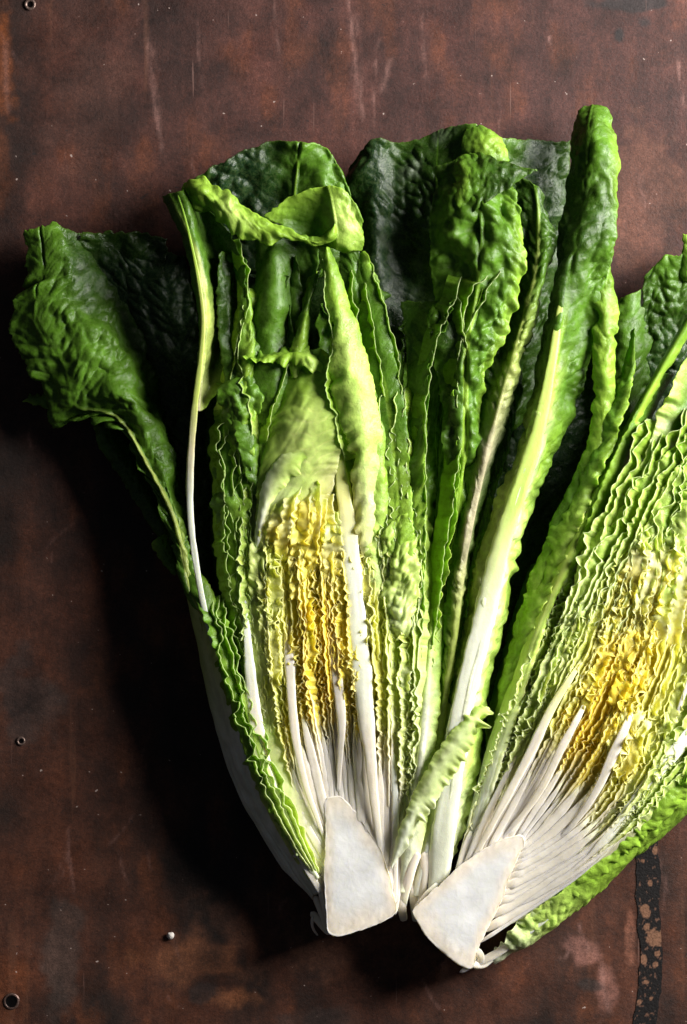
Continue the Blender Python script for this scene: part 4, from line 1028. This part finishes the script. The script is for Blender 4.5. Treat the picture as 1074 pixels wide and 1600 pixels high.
# --- pale stems between the heart and the large stalk
leaf(A, [[(614, 1395, 80), (624, 1300, 88), (643, 1200, 96), (654, 1100, 104), (662, 1000, 104), (674, 880, 90)],
         [(628, 1395, 92), (644, 1290, 104), (656, 1190, 114), (664, 1100, 120), (672, 1000, 118), (684, 870, 96)],
         [(644, 1395, 88), (668, 1280, 96), (680, 1180, 104), (688, 1080, 108), (694, 1000, 106), (698, 860, 90)]],
     ['wWPLL', 'WWWPL', 'wPPLG'], rib=(8, 4, 3, 'WWWPP'), und=(3, 40), ru=(3, 2, 24), vein=.2)
leaf(A, [[(640, 1400, 60), (662, 1290, 70), (680, 1180, 80), (690, 1100, 84)],
         [(650, 1400, 76), (676, 1290, 92), (696, 1180, 100), (708, 1100, 104)],
         [(662, 1395, 70), (690, 1280, 80), (712, 1180, 84), (722, 1100, 84)]],
     ['wPPL', 'WWPP', 'WPPL'], mat=M_RIB, und=(3, 40), vein=.1, th=3)

# --- the large white stalked leaf
st_ = leaf(A, [[(668, 1395, 56), (676, 1250, 72), (698, 1100, 84), (726, 980, 90), (752, 870, 94), (784, 770, 98), (818, 680, 100), (843, 560, 100), (862, 480, 100), (868, 420, 100), (868, 370, 96), (882, 330, 84), (888, 270, 78), (891, 215, 72), (905, 176, 64)],
         [(674, 1395, 72), (686, 1250, 98), (709, 1100, 112), (738, 980, 118), (764, 870, 124), (796, 770, 128), (828, 680, 130), (853, 560, 128), (868, 480, 124), (874, 430, 122), (886, 375, 120), (898, 325, 104), (900, 260, 100), (902, 205, 92), (911, 169, 66)],
         [(684, 1395, 78), (703, 1250, 108), (728, 1100, 124), (757, 980, 130), (782, 870, 136), (812, 770, 140), (842, 680, 142), (866, 560, 138), (880, 480, 132), (887, 430, 130), (906, 375, 134), (922, 315, 122), (922, 250, 122), (925, 200, 112), (925, 164, 68)],
         [(697, 1395, 70), (722, 1250, 90), (746, 1100, 102), (774, 980, 108), (798, 870, 112), (830, 770, 114), (862, 680, 112), (890, 570, 108), (910, 490, 110), (922, 430, 122), (938, 375, 132), (948, 315, 126), (946, 250, 122), (946, 200, 108), (940, 168, 68)],
         [(706, 1390, 52), (738, 1250, 58), (754, 1120, 66), (782, 990, 70), (806, 870, 76), (842, 770, 80), (884, 680, 80), (915, 590, 88), (932, 520, 102), (944, 450, 116), (960, 385, 120), (966, 315, 112), (965, 250, 104), (966, 212, 92), (952, 178, 66)]],
     ['WPOOOOOGDDDDG', 'WPPOOOOPGDDDG', 'WWWWWWWWPGDDGG', 'WWPPPPPLGGGDGG', 'WPPLLLLGGGGGGLG'], mid=2, rib=(13, 1.0, 3.5, 'WWWWWWWPLGDDG'), name='stalked_leaf', ridges=1.2,
     bl=(9, 24), und=(8, 46), ru=(1, 3, 34), vein=.5, th=2.0)
rib(st_, [(682, 1400, 76), (700, 1250, 107), (724, 1100, 123), (753, 980, 129), (779, 870, 135), (809, 770, 139), (839, 680, 142), (862, 570, 140), (876, 480, 136), (888, 425, 133), (906, 375, 136)],
    (30, 36, 36, 36, 34, 32, 28, 22, 15, 9, 4), 'WWWWWpPPPOG', flat=.34, bury=6, wide=1.0, step=3)
st_['label'] = 'tall leaf with a broad white stalk'
leaf(A, [[(775, 1100, 70), (802, 980, 80), (838, 880, 86), (880, 780, 92), (914, 700, 100), (924, 620, 106), (928, 540, 110), (930, 470, 108), (936, 380, 104)],
         [(784, 1100, 82), (818, 980, 92), (856, 880, 98), (898, 780, 104), (934, 700, 112), (944, 620, 118), (946, 540, 120), (947, 470, 118), (948, 390, 108)],
         [(792, 1095, 70), (832, 970, 80), (872, 880, 84), (912, 790, 90), (948, 700, 102), (960, 620, 106), (962, 540, 108), (966, 465, 104), (955, 405, 96)]],
     ['PLLGGLLGG', 'PLLGGLLLG', 'PLLGGLLLG'], ru=(5, 2, 30), und=(6, 50), bl=(5, 22), vein=.45)
leaf(A, [[(850, 900, 30), (905, 780, 40), (940, 690, 46), (955, 600, 56), (958, 520, 60), (966, 470, 56)],
         [(880, 900, 40), (930, 780, 52), (968, 690, 58), (980, 600, 64), (984, 520, 66), (990, 456, 60)],
         [(910, 900, 20), (960, 780, 24), (1000, 690, 28), (1014, 610, 34), (1020, 540, 36), (1006, 450, 38)]],
     ['GGGDG', 'GDGGG', 'DDDDG'], bl=(6, 18), und=(7, 50), ru=(3, 3, 26), vein=.35, edge='F', patch=.12)
leaf(A, [[(768, 1130, 50), (792, 1020, 70), (826, 930, 84), (860, 845, 92), (900, 745, 98), (945, 645, 98), (978, 560, 94), (990, 516, 100)],
         [(774, 1130, 72), (806, 1020, 94), (846, 925, 106), (880, 840, 112), (920, 745, 116), (958, 655, 116), (984, 580, 112), (991, 515, 106)],
         [(782, 1125, 76), (824, 1015, 100), (868, 915, 112), (904, 835, 118), (938, 750, 122), (970, 665, 122), (990, 590, 116), (993, 514, 108)]],
     ['PLLGGGG', 'PLLLGGG', 'pPPPLLG'], ru=(4, 7, 30), und=(6, 34), bl=(4, 20), vein=.4)
leaf(A, [[(752, 1180, 20), (770, 1080, 30), (800, 960, 36), (830, 880, 36)],
         [(768, 1180, 34), (786, 1080, 44), (812, 980, 50), (850, 880, 46)],
         [(780, 1160, 20), (800, 1080, 26), (840, 980, 26), (880, 880, 20)]], ['PGGD', 'PLGG', 'GGDD'], bl=(4, 14), und=(4, 30), vein=.3)
# --- small leaf with a frilled edge lying across the stems
leaf(A, [[(609, 1352, 100), (634, 1270, 116), (662, 1210, 124), (692, 1160, 126), (722, 1124, 126), (752, 1100, 122)],
         [(611, 1354, 107), (640, 1278, 121), (672, 1216, 130), (702, 1170, 133), (731, 1131, 132), (758, 1102, 126)],
         [(614, 1362, 100), (654, 1292, 112), (694, 1234, 120), (724, 1188, 124), (748, 1146, 124), (766, 1108, 118)]],
     ['WPPPPL', 'WWpppP', 'WppPPP'], mat=M_HEART, ru=(3, 12, 14), und=(2, 20), bl=(0, 12), vein=.2, th=1.1)

# ================================================================== RIGHT HALF
leaf(B, [[(705, 1385, 56), (736, 1260, 66), (786, 1100, 78), (832, 975, 88), (880, 862, 94), (942, 737, 100), (995, 632, 102), (1040, 552, 100), (1085, 478, 96)],
         [(714, 1385, 74), (750, 1260, 94), (801, 1100, 108), (846, 970, 116), (894, 860, 120), (955, 732, 122), (1006, 630, 120), (1052, 548, 116), (1098, 472, 108)],
         [(724, 1378, 72), (764, 1255, 98), (818, 1090, 112), (862, 955, 116), (910, 850, 116), (968, 728, 114), (1018, 626, 110), (1064, 545, 106), (1110, 468, 98)]],
     ['WWPOLGG', 'WWPOLLG', 'WpPLLLG'], mat=M_RIB, name='outer_leaf', und=(2, 60), ru=(0, 3, 24), vein=.1, th=4, ridges=2.5)
leaf(B, [[(700, 1400, 8), (750, 1260, 8), (810, 1100, 8), (880, 950, 8), (960, 820, 8), (1020, 720, 8)],
         [(715, 1375, 76), (770, 1260, 90), (826, 1120, 104), (880, 990, 110), (950, 850, 106), (1010, 740, 86)],
         [(790, 1320, 78), (840, 1220, 88), (895, 1120, 102), (945, 1010, 118), (1000, 900, 114), (1050, 800, 92)],
         [(815, 1345, 76), (900, 1270, 86), (960, 1170, 102), (1020, 1050, 116), (1080, 930, 112), (1120, 830, 90)],
         [(770, 1455, 60), (870, 1390, 80), (970, 1300, 98), (1060, 1180, 106), (1140, 1050, 92), (1200, 900, 88)],
         [(775, 1465, 8), (880, 1400, 8), (990, 1310, 8), (1090, 1190, 8), (1180, 1050, 8), (1240, 900, 8)]],
     ['wPPLG', 'wpPPL', 'wyyyP', 'wyyyP', 'wpPPL', 'wPPLG'], name='leaf_bed', und=(2, 40), bl=(1.5, 12), vein=.2, mat=M_HEART)
FB = [
    [(712, 1362), (736, 1275), (766, 1185), (793, 1110), (830, 1025), (868, 945), (905, 870), (945, 790)],
    [(732, 1345), (764, 1275), (802, 1185), (838, 1105), (870, 1025), (903, 950), (938, 870), (975, 790)],
    [(756, 1328), (790, 1260), (832, 1178), (868, 1100), (900, 1030), (932, 960), (962, 890), (995, 815)],
    [(788, 1306), (820, 1250), (860, 1180), (893, 1110), (925, 1045), (955, 975), (985, 905), (1012, 835)],
    [(812, 1298), (846, 1242), (884, 1180), (918, 1118), (948, 1055), (978, 990), (1003, 925), (1026, 855)],
    [(820, 1318), (866, 1268), (908, 1212), (943, 1155), (973, 1098), (1002, 1035), (1028, 965), (1050, 885)],
    [(816, 1345), (878, 1305), (930, 1252), (966, 1196), (997, 1135), (1026, 1075), (1052, 1005), (1080, 925)],
    [(803, 1380), (878, 1340), (943, 1288), (986, 1233), (1022, 1170), (1054, 1108), (1082, 1045), (1110, 965)],
    [(787, 1412), (860, 1372), (930, 1325), (990, 1270), (1038, 1205), (1080, 1140), (1115, 1075), (1140, 1000)],
    [(766, 1462), (830, 1420), (900, 1372), (978, 1305), (1045, 1230), (1095, 1165), (1140, 1095), (1170, 1030)],
]
def zfB(f, t): return 95 + 37 * sstep(0, .55, t) - 8 * sstep(.8, 1, t) - 1.2 * abs(f - 4.5) ** 1.5
heart(B, FB, zfB, heart_col(4.4, 2.3), 4.7, 8,
      t_thin=lambda f: {0: .10, 1: .18, 2: .30, 3: .30, 4: .24, 5: .24, 6: .28, 7: .32, 8: .36, 9: .40}[int(round(f))],
      trange=lambda f: np.interp(f, [0, 2, 4, 6, 9], [1.0, .98, .96, .96, 1.0]))
for pts, w, c in (
    ([(742, 1338, 94), (776, 1275, 108), (822, 1190, 122), (862, 1108, 132), (898, 1050, 136), (926, 1010, 134)], (9, 11, 13, 12, 9, 3), 'wwwwyy'),
    ([(794, 1300, 98), (826, 1262, 108), (850, 1225, 118), (880, 1165, 130), (908, 1112, 134), (924, 1080, 132)], (7, 9, 11, 11, 8, 3), 'wwwwwy'),
    ([(868, 1318, 98), (904, 1278, 112), (934, 1232, 124), (958, 1180, 134), (980, 1130, 138), (994, 1092, 136)], (7, 9, 11, 13, 10, 4), 'wwwwwy'),
    ([(798, 1420, 88), (850, 1392, 96), (912, 1350, 108), (965, 1288, 118), (1010, 1228, 124), (1074, 1152, 126), (1130, 1090, 122)], (9, 11, 13, 14, 17, 20, 16), 'wwwWWWW'),
    ([(768, 1448, 78), (810, 1432, 84), (870, 1395, 90), (930, 1345, 98)], (10, 10, 9, 4), 'wwWP'),
    ([(740, 1508, 60), (775, 1490, 66), (830, 1450, 78), (890, 1402, 86), (950, 1350, 90)], (12, 12, 11, 9, 4), 'wwWPP'),
    ([(728, 1348, 90), (758, 1282, 100), (790, 1214, 108), (812, 1170, 112)], (8, 9, 7, 4), 'wwww'),
    ([(1060, 1110, 130), (1085, 1040, 134), (1110, 960, 134)], (6, 10, 10), 'www'),
):
    d_ = np.array(pts[0], float) - np.array(pts[1], float); d_[2] = 0
    pts = [tuple(np.array(pts[0]) + d_ / np.linalg.norm(d_) * 24 - np.array([0, 0, 5]))] + list(pts)
    pts = [(p_[0], p_[1], p_[2] - 3.5) for p_ in pts]
    rib(B, pts, (w[0] * .5,) + tuple(w), c, flat=.3, bury=10, wide=1.15)
core(B, [(642, 1424), (660, 1405), (690, 1380), (715, 1355), (750, 1330), (785, 1310), (818, 1303), (822, 1318), (806, 1345), (795, 1375), (786, 1405), (768, 1440), (748, 1480), (740, 1516), (722, 1512), (690, 1487), (665, 1462)], 98)
for pts, w in (
    ([(742, 1482, 70), (752, 1496, 62), (742, 1514, 50)], (10, 10, 8)),     ([(735, 1505, 64), (750, 1508, 56), (778, 1490, 44)], (10, 9, 5)), ([(648, 1424, 84), (664, 1400, 86), (686, 1378, 84)], (8, 7, 6)),
    ([(705, 1372, 84), (713, 1366, 88), (722, 1352, 92)], (7, 8, 7)),
):
    rib(B, pts, w, 'wwW', name='stem_stub', flat=.8, wide=1.1, bury=4)
# lower outer leaves of the right half
leaf(B, [[(752, 1490, 78), (810, 1440, 88), (880, 1390, 98), (970, 1310, 108), (1050, 1235, 114), (1130, 1150, 116)],
         [(765, 1500, 66), (838, 1450, 80), (900, 1402, 88), (990, 1318, 94), (1074, 1245, 98), (1150, 1170, 98)],
         [(772, 1504, 40), (850, 1462, 46), (906, 1418, 48), (1002, 1332, 48), (1080, 1268, 48), (1160, 1190, 48)],
         [(768, 1494, 4), (845, 1440, 4), (902, 1394, 4), (992, 1304, 4), (1075, 1236, 4), (1150, 1160, 4)]],
     ['WPLLLL', 'WPLLLL', 'WPLLGG', 'WPPLG'], ru=(5, 0, 20), und=(4, 30), bl=(4, 14), vein=.3)
leaf(B, [[(800, 1440, 84), (870, 1392, 92), (940, 1330, 98), (1010, 1262, 104), (1080, 1190, 108), (1140, 1130, 108)],
         [(815, 1446, 88), (885, 1396, 98), (958, 1334, 106), (1030, 1266, 112), (1090, 1204, 116), (1150, 1140, 116)],
         [(830, 1452, 78), (895, 1402, 86), (970, 1342, 92), (1045, 1274, 98), (1100, 1218, 100), (1160, 1150, 100)]],
     ['WPLLL', 'PLLLL', 'PLLLL'], ru=(4, 6, 18), und=(5, 26), bl=(4, 14), vein=.3)
for k in range(13):
    a0 = k * 12.5; e_ = rngR.uniform(-30, 40)
    pth = [(868 + a0 * .8, 985 + a0 * .2, 126), (888 + a0, 925 + a0 * .2, 134), (912 + a0, 865 + a0 * .18, 137), (942 + a0, 800 + a0 * .12, 138), (972 + a0, 735 + a0 * .08, 136), (1000 + a0 + e_ * .5, 670 + a0 * .05 - e_, 130)]
    ribbon(B, pth, lambda t: 2.5 + 5.0 * sstep(0, .5, t), lambda t, q_=rngR.uniform(.8, 1.4): (16 + 16 * t) * q_, lambda t: 2.2 + 0 * t, 22,
           lambda q, t: mixc(np.broadcast_to(np.array(COL['p']), q.shape), mixc(np.broadcast_to(np.array(COL['P']), q.shape), COL['L'], sstep(.5, 1, t)), sstep(.1, .6, t)),
           name='leaf', lean=rngR.uniform(.2, 1.1), mat=M_HEART, zn=5)
# upper leaves of the right half
for k in range(12):
    o_ = k * 11.0; wd = rngY.uniform(8, 15)
    x0_, y0_ = 975 + o_ + rngY.uniform(-5, 5), 985 + o_ * .25 + rngY.uniform(-60, 40); x1_, y1_ = 1000 + o_ * .9 + rngY.uniform(-5, 5), 815 + o_ * .25 + rngY.uniform(-20, 40)
    cs = []
    for dj in (-1, 0, 1):
        zz = (0, -3, 5)[dj + 1]
        cs.append([(x0_ + dj * wd * .7, y0_ + dj * 3, 122 + zz), (x0_ * .66 + x1_ * .34 + dj * wd - 4, y0_ * .66 + y1_ * .34 + dj * 4, 137 + zz + rngY.uniform(-3, 3)),
                   (x0_ * .33 + x1_ * .67 + dj * wd + 3, y0_ * .33 + y1_ * .67 + dj * 4, 141 + zz + rngY.uniform(-3, 3)), (x1_ + dj * wd * .8, y1_ + dj * 3, 134 + zz)])
    leaf(B, cs, [('YYyP', 'YyyP', 'yyPP')[rngY.randint(3)]] * 3, name='heart_leaf', mat=M_HEART, bl=(1.2, 11), ru=(6, 6, 17), und=(5, 24), vein=.2, step=1.8, th=1.6)
leaf(B, [[(865, 945, 112), (885, 890, 120), (918, 810, 126), (950, 735, 128), (985, 660, 124), (1008, 620, 120), (1030, 575, 114)],
         [(875, 945, 110), (898, 890, 116), (932, 812, 120), (962, 738, 120), (996, 668, 116), (1018, 624, 112), (1040, 580, 106)],
         [(888, 942, 92), (912, 888, 94), (948, 815, 94), (976, 742, 92), (1006, 676, 90), (1030, 630, 88), (1052, 586, 84)]],
     ['pPLLLGG', 'PLLLGGG', 'LGGGGDD'], ru=(5, 1, 26), und=(3, 30), bl=(2, 16), vein=.3)
leaf(B, [[(988, 800, 114), (996, 745, 122), (1014, 695, 126), (1036, 635, 126), (1060, 580, 124), (1088, 535, 118)],
         [(1010, 810, 112), (1024, 750, 112), (1046, 700, 112), (1068, 640, 110), (1092, 585, 108), (1120, 540, 104)],
         [(1050, 820, 92), (1066, 760, 92), (1084, 705, 90), (1104, 645, 90), (1124, 590, 88), (1150, 550, 84)]],
     ['LPpPPL', 'GGGGGG', 'GGGGGG'], ru=(5, 0, 34), und=(3, 40), vein=.6, bl=(1.5, 24))
leaf(B, [[(940, 860, 116), (962, 810, 124), (990, 765, 128), (1024, 722, 130), (1058, 695, 128), (1095, 665, 122)],
         [(955, 880, 114), (984, 830, 118), (1015, 782, 120), (1050, 745, 120), (1085, 715, 118), (1120, 690, 112)],
         [(975, 905, 100), (1010, 850, 98), (1040, 805, 98), (1075, 770, 98), (1110, 745, 96), (1145, 720, 92)]],
     ['pPLPLL', 'LLLGLL', 'LLGGGG'], ru=(6, 3, 26), und=(6, 34), bl=(5, 20), vein=.4)
leaf(B, [[(960, 930, 120), (985, 870, 128), (1012, 815, 132), (1038, 760, 134), (1062, 725, 130), (1095, 700, 124)],
         [(975, 945, 122), (1005, 885, 128), (1034, 830, 132), (1060, 780, 132), (1088, 745, 128), (1120, 720, 120)],
         [(995, 960, 106), (1030, 900, 108), (1060, 850, 110), (1088, 800, 108), (1115, 765, 104), (1145, 740, 98)]],
     ['pPPPPL', 'pPPLLL', 'PPLLLL'], ru=(7, 5, 22), und=(7, 28), bl=(6, 18), vein=.35)
leaf(B, [[(1030, 900, 128), (1042, 850, 134), (1050, 800, 136), (1068, 770, 130)],
         [(1048, 905, 134), (1062, 855, 142), (1074, 805, 142), (1095, 770, 134)],
         [(1070, 905, 124), (1088, 860, 128), (1104, 815, 128), (1125, 780, 120)]],
     ['pPPL', 'yPPP', 'PPLL'], mat=M_HEART, name='heart_leaf', bl=(5, 18), ru=(6, 5, 20), und=(6, 22), vein=.3)
leaf(B, [[(872, 1000, 108), (892, 940, 118), (905, 880, 122), (925, 820, 122)], [(890, 1000, 116), (912, 940, 128), (930, 880, 130), (952, 825, 126)],
         [(908, 990, 106), (936, 930, 112), (960, 880, 112), (980, 830, 108)]], ['pPPL', 'pPPL', 'PPLL'], ru=(6, 6, 18), und=(6, 22), bl=(5, 16), vein=.3, mat=M_HEART, name='heart_leaf')
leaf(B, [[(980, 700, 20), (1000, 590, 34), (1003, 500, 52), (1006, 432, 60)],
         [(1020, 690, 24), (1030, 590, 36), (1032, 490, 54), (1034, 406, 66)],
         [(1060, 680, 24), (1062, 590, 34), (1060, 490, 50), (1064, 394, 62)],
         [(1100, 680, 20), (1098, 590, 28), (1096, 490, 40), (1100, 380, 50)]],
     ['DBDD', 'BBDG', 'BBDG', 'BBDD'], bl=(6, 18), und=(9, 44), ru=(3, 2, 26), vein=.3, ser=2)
leaf(B, [[(1062, 440, 60), (1066, 400, 66), (1066, 366, 64)], [(1074, 440, 64), (1080, 400, 70), (1082, 370, 66)], [(1090, 440, 56), (1096, 400, 60), (1100, 375, 58)]],
     ['GGL', 'GGG', 'GGG'], bl=(3, 12), ru=(3, 2, 16), name='leaf_lobe')
print('triangles', sum(len(o.data.polygons) for o in sc.objects if o.type == 'MESH') * 2)
